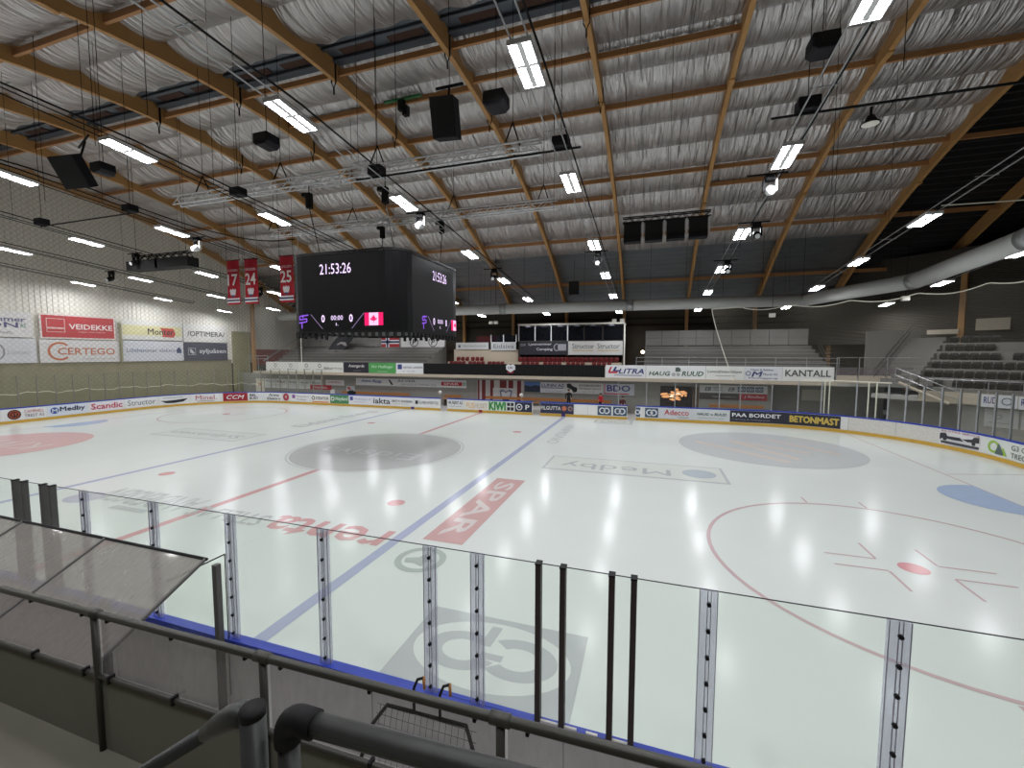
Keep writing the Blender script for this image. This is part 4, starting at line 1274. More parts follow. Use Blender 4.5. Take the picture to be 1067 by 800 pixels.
L(o, PB2, 'Eidsiva', -3.2, -.75, 5.72, 6.18, (110, 112, 118), .0)
o = board('box_sign', 'white sign with small print at left of commentary box', 'sign', PB2, -7.9, -3.8, 5.6, 6.38, flat((200, 202, 202)))
L(o, PB2, 'lillehammerhockey.no', -7.0, -4.1, 5.85, 6.08, (110, 114, 120), .0)
shape(o, PB2, rect(-7.6, -7.3, 5.8, 6.1), flat((90, 94, 104)))
o = board('wall_panel', 'dark red panel behind the small print sign', 'panel', plane((0, 28.5, 0), (1, 0, 0), (0, 0, 1)), -6.2, -3.6, 6.4, 7.2, flat((104, 34, 36)))
for x, lab in ((-10.2, 'round warm lamp in the dark stair left of red seats'), (13.05, 'round warm lamp in the dark opening right of press box')):
    t = thing('stair_lamp', lab, 'lamp', (x, 28, 5.3))
    b = MB()
    b.grid(lambda u, v: (x + .16 * math.sin(PI * v) * math.cos(2 * PI * u), 27.7 + .16 * math.sin(PI * v) * math.sin(2 * PI * u), 5.32 + .16 * math.cos(PI * v)), 12, 8)
    b.build('bulb', M['bulb'], t, True)
    MB().tube([(x, 27.7, 5.3), (x, 29.9, 5.3)], .05, 8).build('arm', M['dark_wall'], t)


def seat_meshes(w, pre):
    """tip-up seat: folded pan in front of a low curved back, on a short bracket"""
    a = MB().obox((0, .06, .26), (w * .9, 0, 0), (0, .05, .012), (0, -.06, .34)).obox((0, .16, .1), (.06, 0, 0), (0, .1, 0), (0, 0, .2))
    sm = a.mesh(pre + 'seat')
    c = MB()
    for q in (0, .035):
        c.grid(lambda u, v: (w * (u - .5) * (1 - .1 * v * v), .13 + q + .08 * v - .04 * math.cos(PI * (u - .5)), .14 + .40 * v), 4, 3)
    return sm, c.mesh(pre + 'back')


def add_seats(spots, meshes, m, group, cat='seat'):
    sm, bk = meshes
    for me in meshes:
        if not me.materials:
            me.materials.append(m)
    for (p, rz_, label) in spots:
        r_ = bpy.data.objects.new('stadium_chair', None)
        COL.objects.link(r_)
        r_.location = p
        r_.rotation_euler.z = rz_
        tag(r_, label, cat, group)
        for nm, me in (('seat', sm), ('backrest', bk)):
            o = bpy.data.objects.new(nm, me)
            COL.objects.link(o)
            o.parent = r_


rs = seat_meshes(.44, 'red_')
sp = []
for k in range(21):
    sp.append(((.25 + .515 * k, 25.3, 4.2), 0, 'red tip-up seat, %s from left in back row under press box' % ORD[k]))
j = 0
for a in (.9, 3.3, 5.75, 8.4):
    for k in range(4):
        sp.append(((a + .5 * k, 24.3, 3.72), 0, 'red tip-up seat, %s from left in front row under press box' % ORD[j]))
        j += 1
for k in range(6):
    sp.append(((-7.2 + .55 * k + (.15 if k > 2 else 0), 25.3, 4.2), 0, 'red tip-up seat, %s from left in back row under small print sign' % ORD[k]))
for k in range(12):
    sp.append(((-7.6 + .5 * k + .3 * (k // 4), 24.3, 3.72), 0, 'red tip-up seat, %s from left in front row left of press box' % ORD[k]))
add_seats(sp, rs, M['seat_red'], 'red seats before the press box')
t = thing('seat_tiers', 'two low concrete tiers carrying the red seats', 'tier', (2, 25, 3.02))
MB().box(-8.2, 11.1, 23.8, 26.05, 3.02, 3.72).build('lower_tier', M['panel_warm'], t)
MB().box(-8.2, 11.1, 24.75, 26.05, 3.72, 4.2).build('upper_tier', M['panel_warm'], t)

# ---- corner stand at 45 degrees
CU, CV = Vector((.70711, -.70711, 0)), Vector((.70711, .70711, 0))


def CP(u, v, z):
    p = CU * u + CV * v
    return Vector((p.x, p.y, z))


def cbox(b, u0, u1, v0, v1, z0, z1):
    return b.obox(CP((u0 + u1) / 2, (v0 + v1) / 2, (z0 + z1) / 2), CU * (u1 - u0), CV * (v1 - v0), (0, 0, z1 - z0))


cs = thing('corner_stand', 'concrete corner seating stand with stair and black seats at right', 'stand', CP(14, 36, 0))
for k in range(6):
    z = 2.95 + .6 * k
    o = cbox(MB(), 10.0 if k else 11.0, 24, 34.0 + .85 * k, 41, z - .6, z).build('tier', M['terrace'], cs)
for k in range(12):
    z = 3.1 + .3 * k
    cbox(MB(), 7.9 + .0 * k, 9.95, 33.8 + .46 * k, 41, z - .3, z).build('stair_step', M['terrace'], cs)
cbox(MB(), 10.6, 24, 33.2, 33.35, 2.05, 2.75).build('front_panel', M['panel_warm'], cs)
cbox(MB(), 8.2, 12.6, 35.2, 35.35, -.1, 2.1).build('under_wall', M['block'], cs)
cbox(MB(), 12.6, 24, 33.7, 33.85, -.1, 2.1).build('under_wall', M['block'], cs)
cbox(MB(), 7.9, 24, 33.4, 41, 2.0, 2.3).build('slab', M['concrete'], cs)
for u in (7.85,):
    for k in range(2):
        MB().tube([CP(u, 33.8, 4.0 - .45 * k), CP(u, 39.4, 7.6 - .45 * k)], .04, 6).build('handrail', M['dark_wall'], cs)
# stair down from the stand towards the ice
MB().tube([CP(9.6, 33.0, 3.2), CP(12.2, 33.0, 2.0)], .1, 6).build('stair_string', M['panel_warm'], cs)
for dz in (.5, 1.0):
    MB().tube([CP(9.4, 32.95, 3.2 + dz), CP(12.6, 32.95, 1.8 + dz)], .03, 6).build('stair_rail', M['galv'], cs)
for k in range(5):
    u = 9.4 + .8 * k
    MB().tube([CP(u, 32.95, 3.2 - .44 * k), CP(u, 32.95, 4.2 - .44 * k)], .025, 6).build('stair_post', M['galv'], cs)
for k in range(7):
    MB().tube([CP(11 + 1.4 * k, 33.2, 2.75), CP(11 + 1.4 * k, 33.2, 3.55)], .025, 6).build('front_post', M['galv'], cs)
MB().tube([CP(11, 33.2, 3.53), CP(23, 33.2, 3.53)], .025, 6).build('front_rail', M['galv'], cs)
bs = seat_meshes(.46, 'black_')
sp = []
starts = [12.0, 9.98 + .3, 10.35, 10.45, 10.45, 10.45]
for k in range(6):
    u = starts[k]
    i = 0
    while u < 19.0 and i < 17:
        if not ((k == 2 and i == 12) or (k == 3 and 13.0 < u < 13.5) or (k >= 4 and u > 12.6)):
            sp.append((CP(u, 34.5 + .85 * k, 2.95 + .6 * k - .05), -PI / 4, 'black plastic seat, %s from the stair in %s row of corner stand' % (ORD[i], ORD[k])))
        i += 1
        u += .5
sp.append((CP(11.05, 34.5, 2.9), -PI / 4, 'single black plastic seat standing apart at left end of lowest corner row'))
add_seats(sp, bs, M['seat_black'], 'black seats of the corner stand')
# walls around that corner
b = MB()
n = 40
pr = []
for i in range(60):
    z = 6.0 + .12 * i
    pr += [(0, z), (.05, z + .03), (.05, z + .08)]
b.add([CP(u, 41.3 - p[0], p[1]) for u in (-4, 26) for p in pr], [(i, i + 1, len(pr) + i + 1, len(pr) + i) for i in range(len(pr) - 1)])
wr = struct(b.build('wall_right', M['grey_wall']))
cbox(MB(), 7, 24, 41.35, 41.5, 2, 13).build('wall_backing', M['brown_wall'], wr)
for u in (9.9, 15.2, 20.5):
    cbox(MB(), u, u + .35, 40.9, 41.2, 6.0, 12).build('wall_column', M['wood'], wr)
o = tag(cbox(MB(), 8.2, 10.0, 40.8, 40.9, 6.7, 7.05).build('wall_board', M['panel_warm']), 'long pale board at top of the corner stair', 'panel')
o = tag(cbox(MB(), 10.9, 12.6, 40.8, 40.9, 6.9, 7.75).build('wall_board', M['panel_warm']), 'tall pale board left of the column above the black seats', 'panel')
o = tag(cbox(MB(), 13.6, 14.6, 40.8, 40.9, 6.5, 7.5).build('wall_board', M['panel_warm']), 'pale board right of the column above the black seats', 'panel')
TV = lambda u, v, d: CP(u, 33.17 - d, v)
for k, (a, c) in enumerate(((13.55, 15.0), (15.05, 16.6))):
    o = tag(MB().prism(rect(a, c, 1.98, 2.72), TV, -.02, 0).build('stand_sign', flat((214, 216, 222))), 'white sign with navy capitals on corner stand front, %s' % ('left one' if k == 0 else 'cut by frame edge'), 'sign')
    L(o, TV, 'RUD', a + .1, a + .65, 2.2, 2.6, (52, 56, 120), .05)
    ring(o, TV, a + 1.05, 2.38, .18, .22, flat((60, 62, 70)), n=18, d=.03)
TV2 = lambda u, v, d: CP(u, 33.67 - d, v)
for k, (a, c) in enumerate(((13.6, 15.0), (15.1, 16.6))):
    o = tag(MB().prism(rect(a, c, .75, 1.85), TV2, -.02, 0).build('stand_sign', flat((186, 186, 184))), 'faded grey sign under the navy lettered sign, %s' % ('left one' if k == 0 else 'right one'), 'sign')
    ring(o, TV2, a + .6, 1.4, .1, .15, flat((150, 150, 152)), n=14, d=.03)
    shape(o, TV2, rect(a + .2, a + 1.1, 1.0, 1.05), flat((150, 150, 152)), .03)
# slanted side wall of the stair well
o = MB().prism([(30.3, 2.95), (30.3, 6.98), (33.8, 7.02), (33.8, 6.2), (32.0, 2.95)], lambda u, v, d: (u, d, v), 22.0, 22.2).build('stair_side_wall', M['panel'])
tag(o, 'large plain grey side wall of the stair, between terrace and corner stand', 'wall panel')
t = thing('access_stair', 'dark metal stair rising behind the right terrace', 'stair', (28.9, 25, 2.95))
for k in range(9):
    MB().box(28.2, 30.0, 23 + .4 * k, 23.4 + .4 * k, 2.95 + .3 * k, 3.05 + .3 * k).build('tread', M['dark_wall'], t)
for k in range(2):
    MB().tube([(28.2, 23, 4.0 + .5 * k), (28.2, 26.6, 6.6 + .5 * k)], .03, 6).build('handrail', M['dark_wall'], t)

# ================================================================== SPONSOR WALL
SW = plane((-33.75, 0, 0), (0, 1, 0), (0, 0, 1))
def wall_board(y0, y1, z0, z1, rgb, label):
    o = MB().prism(rect(y0, y1, z0, z1), SW, -.04, 0).build('wall_sign', flat(rgb, .5))
    return tag(o, label, 'sign')
o = wall_board(-3.6, 1.55, 6.35, 8.35, (222, 220, 218), 'white wall sign with blue capitals cut by left frame edge')
L(o, SW, 'hammer', -1.3, 1.2, 7.55, 7.95, (90, 92, 130), .02)
L(o, SW, 'SJON', -1.9, .75, 6.95, 7.5, (66, 68, 122), .04)
L(o, SW, 'AS', .85, 1.2, 7.1, 7.45, (100, 140, 130), .01)
L(o, SW, 'KONTAKT  LAND', -2.4, .4, 6.6, 6.78, (140, 140, 146), .0)
o = wall_board(-3.6, 1.7, 4.3, 6.25, (212, 212, 216), 'pale wall sign with grey ring and thin script below the blue capitals')
ring(o, SW, -.9, 5.2, .72, .82, flat((130, 130, 136)), n=28)
ring(o, SW, -.9, 5.2, .3, .5, flat((120, 120, 126)), n=24)
L(o, SW, 'Linner', 0.0, 1.4, 5.0, 5.35, (176, 176, 182), .0, .3)
o = wall_board(2.0, 7.2, 6.3, 8.4, (226, 214, 208), 'red wall sign with white capitals and outlined square')
shape(o, SW, rect(2.12, 7.08, 6.42, 8.25), flat((186, 54, 60)), .006)
L(o, SW, 'VEIDEKKE', 3.85, 6.95, 7.15, 7.6, (236, 226, 224), .04)
L(o, SW, 'bygget med stolthet', 4.5, 6.4, 6.86, 7.0, (230, 200, 196), .0)
for q in (rect(2.4, 3.6, 7.95, 8.0), rect(2.4, 3.6, 6.85, 6.9), rect(2.4, 2.45, 6.85, 8.0), rect(3.55, 3.6, 6.85, 8.0), rect(2.4, 3.6, 7.12, 7.26)):
    shape(o, SW, q, flat((226, 190, 186)), .012)
o = wall_board(1.9, 7.4, 4.3, 6.22, (218, 216, 214), 'white wall sign with orange capitals and large orange arc')
L(o, SW, 'CERTEGO', 3.0, 7.05, 4.95, 5.55, (196, 110, 70), .01)
ring(o, SW, 3.15, 5.25, .62, .78, flat((196, 110, 70)), n=28, a0=.25 * PI, a1=1.75 * PI)
L(o, SW, 'trygghet hver dag', 4.6, 7.0, 4.52, 4.66, (150, 140, 136), .0)
MB().box(-33.75, -33.6, 7.48, 7.6, 4.3, 7.9).build('board_joint', M['olive_door'], wl)
o = wall_board(7.7, 13.2, 6.4, 8.3, (222, 220, 214), 'white wall sign with yellow band and red brush stroke')
shape(o, SW, rect(7.75, 13.1, 6.85, 7.8), flat((222, 216, 168)), .005)
shape(o, SW, [(11.2, 6.75), (12.3, 6.7), (12.5, 7.1), (12.3, 7.62), (11.0, 7.66), (11.3, 7.2)], flat((198, 72, 66)), .008)
L(o, SW, 'Monter', 9.9, 12.3, 6.95, 7.55, (56, 52, 52), .02)
o = wall_board(7.7, 13.2, 4.3, 6.3, (214, 216, 222), 'pale wall sign with thin blue script and dark house mark')
L(o, SW, 'Lillehammer elektro', 8.0, 12.4, 5.2, 5.55, (112, 122, 150), .0)
shape(o, SW, [(12.5, 5.1), (13.0, 5.1), (13.0, 5.45), (12.75, 5.75), (12.5, 5.45)], flat((60, 74, 110)), .01)
o = wall_board(13.3, 18.2, 6.3, 8.25, (222, 220, 216), 'white wall sign with dark grey slashed capitals')
L(o, SW, '/OPTIMERA/', 13.7, 17.9, 6.95, 7.5, (66, 66, 68), .02)
o = wall_board(13.3, 18.2, 4.3, 6.22, (70, 72, 88), 'dark slate wall sign with white lowercase lettering')
L(o, SW, 'syljuåsen', 14.9, 18.0, 4.95, 5.6, (222, 222, 226), .02)
for q in (rect(13.7, 14.5, 5.62, 5.66), rect(13.7, 14.5, 4.9, 4.94), rect(13.7, 13.74, 4.9, 5.66), rect(14.46, 14.5, 4.9, 5.66), [(13.85, 5.5), (14.05, 5.55), (14.38, 5.1), (14.2, 5.0), (13.9, 5.2)]):
    shape(o, SW, q, flat((206, 208, 214)), .012)

# ================================================================== HALL RIGGING
LX = [-31.7, -24.6, -17.5, -10.45, -3.45, 3.65, 10.85, 17.9, 24.95, 32.0]
LY = [-21, -15, -9, -3, 4.0, 10.1, 16.4, 23.3]


def lz(y):
    return 11.28 - .09 * (y - .0) if y > -12 else 12.36


cas = MB()
cas.box(-.29, .29, -.74, .74, .02, .09)
for x in (-.29, .26):
    cas.box(x, x + .03, -.74, .74, -.03, .03)
for y in (-.74, .71):
    cas.box(-.29, .29, y, y + .03, -.03, .03)
cas.box(-.065, .065, -.72, .72, -.005, .03)
cas.box(-.27, .27, -.04, .04, -.005, .03)
cas = cas.mesh('housing')
cas.materials.append(M['lamp_case'])
tb = []
for x0, x1 in ((-.25, -.075), (.075, .25)):
    for y0, y1 in ((-.70, -.05), (.05, .70)):
        me = MB().quad((x0, y0, 0.005), (x0, y1, 0.005), (x1, y1, 0.005), (x1, y0, 0.005)).mesh('tube')
        me.materials.append(M['tube'])
        tb.append(me)
ROW = ['against the sponsor wall', 'second from the sponsor wall', 'third from the sponsor wall', 'left of the jersey banners', 'over the left of scoreboard',
       'over the right of scoreboard', 'over the right blue line', 'over the right sponsor disc', 'over the right goal', 'over the corner stand']
for i, x in enumerate(LX):
    t = thing('lamp_rail', 'pair of thin hanging rails carrying the lamp row %s' % ROW[i], 'rail', (x, 4, lz(4)))
    ye = 13.0 if i <= 1 else 17.6
    for dx in (-.2, .2):
        MB().tube([(x + dx, -22, lz(-22) + .16), (x + dx, -15, lz(-15) + .16), (x + dx, -9, lz(-9) + .16), (x + dx, ye, lz(ye) + .16)], .022, 6).build('rail', M['galv'] if i > 4 else M['black'], t)
    MB().tube([(x + .32, -20, lz(-20) + .3), (x + .32, -9, lz(-9) + .3), (x + .32, ye, lz(ye) + .3)], .03, 6).build('cable_bundle', M['black'], t)
    for y in (-12, -6, .5, 7, 12.8):
        MB().tube([(x - .3, y, lz(y) + .2), (x + .36, y, lz(y) + .2)], .02, 4).build('crossbar', M['galv'], t)
        if y in (-6, 7):
            MB().tube([(x, y, lz(y) + .2), (x, y, zb(y) + AD - .3)], .009, 4).build('hanger_wire', M['black'], t)
    for j, y in enumerate(LY):
        if i == 9 and y < 0:
            continue
        if i == 0 and y > 20:
            continue
        r_ = bpy.data.objects.new('ceiling_lamp', None)
        COL.objects.link(r_)
        r_.location = (x, y, lz(y))
        r_.rotation_euler.x = -.09 if y > -12 else 0
        tag(r_, 'bright twin-tube lamp, %s from the far end of the row %s' % (ORD[len(LY) - 1 - j], ROW[i]), 'lamp', 'ceiling lamps over the ice')
        for me in [cas] + tb:
            o = bpy.data.objects.new(me.name.split('.')[0], me)
            COL.objects.link(o)
            o.parent = r_
        if y > ye:
            for q in (-.6, .6):
                o = MB().tube([(0, q, .08), (0, q, zb(y) + AD - lz(y) + .1)], .01, 4).build('hanger_wire', M['black'])
                o.parent = r_
# fixed gear at the third points of each rail
for i, x in enumerate(LX[2:8]):
    y = -4.9
    z = lz(y) + .25
    t = thing('control_box', 'small dark control box hung on the %s' % ('lamp row ' + ROW[i + 2]), 'box', (x, y, z))
    bevel(MB().box(x - .28, x + .28, y - .22, y + .22, z, z + .34).build('case', M['purple_grey'], t), .03)
    MB().tube([(x, y, z + .34), (x, y, zb(y) + AD - .3)], .012, 4).build('hanger_wire', M['black'], t)
for xa, xb, lab in ((-17.6, -10.4, 'black cross cable between two lamp rows before the sponsor wall'), (2.7, 11.5, 'black cross cable in front of the silver truss'), (17.0, 27.5, 'long black cross cable at upper right carrying the bell spotlight')):
    tag(MB().tube([(xa, -4.9, lz(-4.9) + .2), (xb, -4.9, lz(-4.9) + .2)], .035, 6).build('cross_cable', M['black']), lab, 'cable')


def moving_head(x, y, z, label, dark):
    t = thing('stage_light', label, 'stage light', (x, y, z))
    MB().tube([(x - .75, y, z), (x + .55, y, z)], .03, 6).build('bar', M['black'], t)
    bevel(MB().box(x - .17, x + .17, y - .15, y + .15, z - .26, z - .02).build('base', M['black'], t), .03)
    for s in (-1, 1):
        MB().box(x + s * .2 - .035, x + s * .2 + .035, y - .07, y + .07, z - .62, z - .2).build('yoke_arm', M['black'] if dark or s < 0 else M['cream'], t)
    b = MB()
    b.tube([(x, y + .12, z - .50), (x, y + .05, z - .54), (x, y - .12, z - .62), (x, y - .3, z - .70)], [.09, .16, .17, .13], 14)
    h = b.build('head', M['black'] if dark else M['alu'], t, True)
    MB().tube([(x, y - .30, z - .70), (x, y - .315, z - .706)], .11, 14).build('lens', M['alu'], h)


for x, y, dark, lab in ((17.75, -1.7, False, 'silver moving stage light below the lamp row over the right sponsor disc'), (3.75, -1.8, False, 'silver moving stage light below the lamp row over right of scoreboard'),
                        (-10.3, -1.8, False, 'white moving stage light beside the jersey banners'), (18.3, 2.9, True, 'large black stage light before the third lamp of right row'),
                        (10.9, 5.4, True, 'black stage light on the row over right blue line'), (18.0, 8.6, True, 'smaller black stage light further along right row'),
                        (3.9, 7.4, True, 'black stage light near second lamp right of scoreboard'), (-17.4, -.6, True, 'black stage light on third row from sponsor wall'),
                        (-17.5, 8.5, True, 'dangling black stage light before the sponsor wall'), (-24.5, 2.0, True, 'black stage light on second row from sponsor wall')):
    moving_head(x, y, lz(y) + .1, lab, dark)
t = thing('work_spotlight', 'bell-shaped black spotlight hanging from the black cable', 'spotlight', (19.4, -4.9, 11.4))
MB().tube([(19.4, -4.9, 11.85), (19.4, -4.9, 11.6)], .03, 6).build('bracket', M['black'], t)
MB().tube([(19.4, -4.9, 11.62), (19.4, -4.9, 11.5), (19.4, -4.9, 11.4)], [.08, .14, .24], 14).build('shade', M['black'], t, True)
MB().tube([(19.4, -4.9, 11.40), (19.4, -4.9, 11.39)], .2, 14).build('lens', M['cream'], t)


def tilted(t, c, w, h, d, yaw, pitch, mats, front='grille'):
    cz, sz = math.cos(yaw), math.sin(yaw)
    ax = Vector((cz, sz, 0))
    fwd = Vector((sz * math.cos(pitch), -cz * math.cos(pitch), -math.sin(pitch)))
    up_ = ax.cross(fwd) * -1
    up_ = fwd.cross(ax) if fwd.cross(ax).z > 0 else ax.cross(fwd)
    c = Vector(c)
    bevel(MB().obox(c, ax * w, fwd * d, up_ * h).build('cabinet', mats[0], t), .02)
    MB().obox(c + fwd * (d / 2 + .005), ax * (w * .94), fwd * .02, up_ * (h * .95)).build(front, mats[1], t)
    return c, ax, fwd, up_


t = thing('hall_speaker', 'large black hanging loudspeaker with bracket, above right of scoreboard', 'loudspeaker', (7.1, -6, 12.3))
c, ax, fw, u_ = tilted(t, (7.15, -6, 12.95), .82, 1.2, .62, .12, .28, (M['purple_grey'], M['black_soft']))
MB().tube([(7.2, -5.9, 13.5), (7.2, -5.8, 14.1)], .04, 6).build('bracket', M['black'], t)
MB().tube([(6.7, -5.8, 14.1), (7.7, -5.8, 14.1)], .05, 6).build('crossbar', M['black'], t)
MB().tube([(7.2, -5.8, 14.1), (7.2, -5.8, zb(-5.8) + .2)], .012, 4).build('hanger_wire', M['black'], t)
t = thing('hall_speaker', 'large black tilted loudspeaker hanging before the sponsor wall net', 'loudspeaker', (-8.4, -8, 11.9))
tilted(t, (-8.5, -8, 12.42), 1.3, 1.2, .35, .12, .5, (M['purple_grey'], M['black_soft']))
MB().tube([(-8.2, -7.9, 12.95), (-8.2, -7.7, 13.7)], .04, 6).build('bracket', M['black'], t)
MB().tube([(-9.0, -7.5, 13.65), (-7.6, -7.9, 13.75)], .04, 6).build('crossbar', M['black'], t)
MB().tube([(-8.2, -7.7, 13.7), (-8.2, -7.7, zb(-7.7) + .2)], .012, 4).build('hanger_wire', M['black'], t)
for x, z, lab in ((1.6, 12.14, 'above left of scoreboard'), (-6.63, 12.3, 'beside the tilted loudspeaker'), (9.68, 12.0, 'right of the large hanging loudspeaker'), (17.7, 12.75, 'near the upper right lamp')):
    ys8 = -6.5 if x > 17 else -8
    t = thing('corner_speaker', 'small dark six-sided speaker box hanging %s' % lab, 'loudspeaker', (x, ys8, z))
    b = MB()
    b.prism([(-.30, -.14), (-.17, -.23), (.19, -.23), (.32, -.12), (.30, .17), (-.29, .17)], lambda u, v, d: (x + u, ys8 + d, z + v), -.29, .25)
    bevel(b.build('cabinet', M['purple_grey'], t), .03)
    MB().box(x - .26, x + .26, ys8 - .31, ys8 - .29, z - .12, z + .14).build('grille', M['black_soft'], t)
    MB().tube([(x, ys8, z + .2), (x, ys8, zb(ys8) + AD - .3)], .012, 4).build('hanger_wire', M['black'], t)


def truss(t, x0, x1, y, z, m, h=.4, w=.4, pitch=.5):
    for dy in (-w / 2, w / 2):
        for dz in (0, h):
            MB().tube([(x0, y + dy, z + dz), (x1, y + dy, z + dz)], .036, 6).build('chord', m, t)
    n = int((x1 - x0) / pitch)
    for side in range(3):
        b = MB()
        for k in range(n):
            a, c = x0 + (x1 - x0) * k / n, x0 + (x1 - x0) * (k + 1) / n
            p, q = (0, h) if k % 2 == 0 else (h, 0)
            if side < 2:
                dy = -w / 2 if side == 0 else w / 2
                b.tube([(a, y + dy, z + p), (c, y + dy, z + q)], .024, 4, False)
            else:
                b.tube([(a, y + (-w / 2 if k % 2 else w / 2), z), (c, y + (w / 2 if k % 2 else -w / 2), z)], .024, 4, False)
        o = b.build('lacing', m, t)
        o['kind'] = 'stuff'


for y, x0, x1, lab, hx in ((-3.2, -9.7, 9.7, 'long silver lattice truss before the scoreboard', (-7.8, -2.8, 2.5, 8.6)), (3.0, -10.0, 9.0, 'long silver lattice truss behind the scoreboard', (-9.9, -3.7, 3.1, 8.3))):
    t = thing('lighting_truss', lab, 'truss', (0, y, 12.7))
    truss(t, x0, x1, y, 12.75, M['alu'])
    for x in hx:
        for s in (-1, 1):
            MB().tube([(x + .25 * s, y + .2 * s, 13.15), (x, y, 14.0)], .03, 5).build('sling', M['black'], t)
        MB().tube([(x, y, 14.0), (x, y, zb(y) + .3)], .012, 4).build('hanger_wire', M['black'], t)
for k, (x, y, z, lab) in enumerate(((-1.2, -3.2, 12.2, 'front left over the scoreboard'), (2.85, -3.2, 12.0, 'front right over the scoreboard'), (-1.6, 3.0, 12.45, 'rear left over the scoreboard'), (2.35, 3.0, 12.4, 'rear right over the scoreboard'))):
    t = thing('chain_hoist', 'slim black chain hoist, %s' % lab, 'hoist', (x, y, z))
    bevel(MB().box(x - .13, x + .13, y - .12, y + .12, z - .45, z + .25).build('motor', M['black'], t), .04)
    MB().box(x - .34, x - .1, y - .1, y + .1, z + .1, z + .26).build('chain_bag', M['black'], t)
    MB().tube([(x, y, z + .25), (x, y, 12.9 if z < 12.6 else 13.1)], .02, 5).build('hook_chain', M['black'], t)
    MB().tube([(x, y, z - .45), (x, y + (.6 if y < 0 else -.3), 9.8)], .022, 5).build('load_chain', M['black'], t)

# black panel truss on the right, and its twin on the left
for x0, x1, y, zt, lab, lab2 in ((12.05, 16.95, 8.0, 13.05, 'dark truss with four black panels hanging below the roof right of centre', 4), (-18.5, -13.2, -.14, 11.05, 'dark truss with long black panels hanging before the sponsor wall', 2)):
    t = thing('panel_truss', lab, 'truss', ((x0 + x1) / 2, y, zt))
    truss(t, x0 + (.3 if lab2 == 2 else 0), x1, y, zt, M['black'], .3, .3, .35)
    n = lab2
    for k in range(n):
        a = x0 + (x1 - x0) * (k + .06) / n
        c = x0 + (x1 - x0) * (k + .88) / n
        if n == 4:
            MB().box(a, c, y - .12, y + .12, zt - 1.0, zt - .02).build('black_panel', M['black_soft'], t)
            MB().box(a, c, y - .3, y + .3, zt - 1.2, zt - 1.0).build('panel_lip', M['purple_grey'], t)
            MB().box(c + .05, c + .15, y - .02, y + .02, zt - 1.05, zt).build('hanger_plate', M['alu'], t)
        else:
            MB().box(a - .2, c + .5, y - .35, y + .35, zt - .62, zt - .05).build('black_panel', M['black_soft'], t)
    for x in (x0 + .4, x1 - .4):
        MB().tube([(x, y, zt + .3), (x, y, zb(y) + .3)], .012, 4).build('hanger_wire', M['black'], t)
# loose wires that hang from the roof
for k, (x, y, z) in enumerate(((-12.6, -7, 12.0), (-5.2, -9, 12.5), (-1.8, -9.4, 12.8), (5.5, -6.4, 12.6), (12.8, -3, 12.0), (14.5, 2.0, 11.5), (19.5, -6.2, 12.0), (20.5, 1, 11.6), (-14, 0, 12), (9.3, 1.0, 11.8), (24, -3, 11.9), (22.3, 6, 11.3))):
    tag(MB().tube([(x, y, z), (x, y, zb(y) + AD - .2)], .011, 4).build('drop_wire', M['black']), 'single thin wire dropping from the roof, %s of twelve from nearest left' % ORD[k], 'wire', 'loose wires under the roof')

# black straps slung over the arches
for i in (3, 4, 5, 6, 7):
    for y in (-.62, 4.8) if i != 6 else (-.62, 4.8, 9.2):
        x = ARCH[i]
        t = thing('rigging_strap', 'black strap slung over roof arch, %s from the sponsor wall, %s' % (ORD[i], 'at the ridge' if y < 0 else ('past the ridge' if y < 6 else 'further down')), 'strap', (x, y, zb(y)))
        b = MB()
        for q in (-.13, .13):
            b.box(x + q - .012, x + q + .012, y - .05, y + .05, zb(y) - .12, zb(y) + AD)
        b.build('band', M['black'], t)
        MB().tube([(x - .13, y, zb(y) - .12), (x, y, zb(y) - .4), (x + .13, y, zb(y) - .12)], .03, 5).build('loop', M['black'], t)
        MB().tube([(x, y, zb(y) - .38), (x, y, zb(y) - .7)], .04, 6).build('shackle', M['black'], t)
t = thing('beam_trolley', 'small green beam trolley with black hoist under the ridge purlin', 'hoist', (.2, 2.45, 19.0))
MB().box(-.9, 1.45, 2.35, 2.5, 19.32, 19.42).build('green_bar', flat((44, 110, 60)), t)
MB().tube([(-.5, 2.45, 19.4), (-.5, 2.7, zb(2.7) + .35)], .02, 5).build('hanger', M['black'], t)
MB().tube([(1.1, 2.45, 19.4), (1.1, 2.7, zb(2.7) + .35)], .02, 5).build('hanger', M['black'], t)
bevel(MB().box(.0, .4, 2.3, 2.6, 18.75, 19.32).build('motor', M['black'], t), .05)
MB().box(.3, .62, 2.3, 2.6, 18.45, 18.95).build('chain_bag', M['black'], t)
t = thing('hall_speaker', 'black box loudspeaker hanging dimly under the far bare roof deck', 'loudspeaker', (6.5, 23, 11.0))
bevel(MB().box(6.05, 6.95, 22.6, 23.3, 10.95, 12.2).build('cabinet', M['purple_grey'], t), .04)
MB().box(6.1, 6.9, 22.57, 22.6, 11.0, 12.15).build('grille', M['black_soft'], t)
MB().tube([(6.5, 23, 12.2), (6.5, 23, zb(23) + AD + .1)], .02, 4).build('hanger_wire', M['black'], t)
tag(MB().tube([(24.95, 2.9, lz(2.9) + .16), (30.7, 2.9, lz(2.9) + .05), (36.6, 2.9, lz(2.9) + .25)], .022, 5).build('pale_cable', M['rope']), 'thin pale cable from right lamp row to the dark end bay', 'cable')

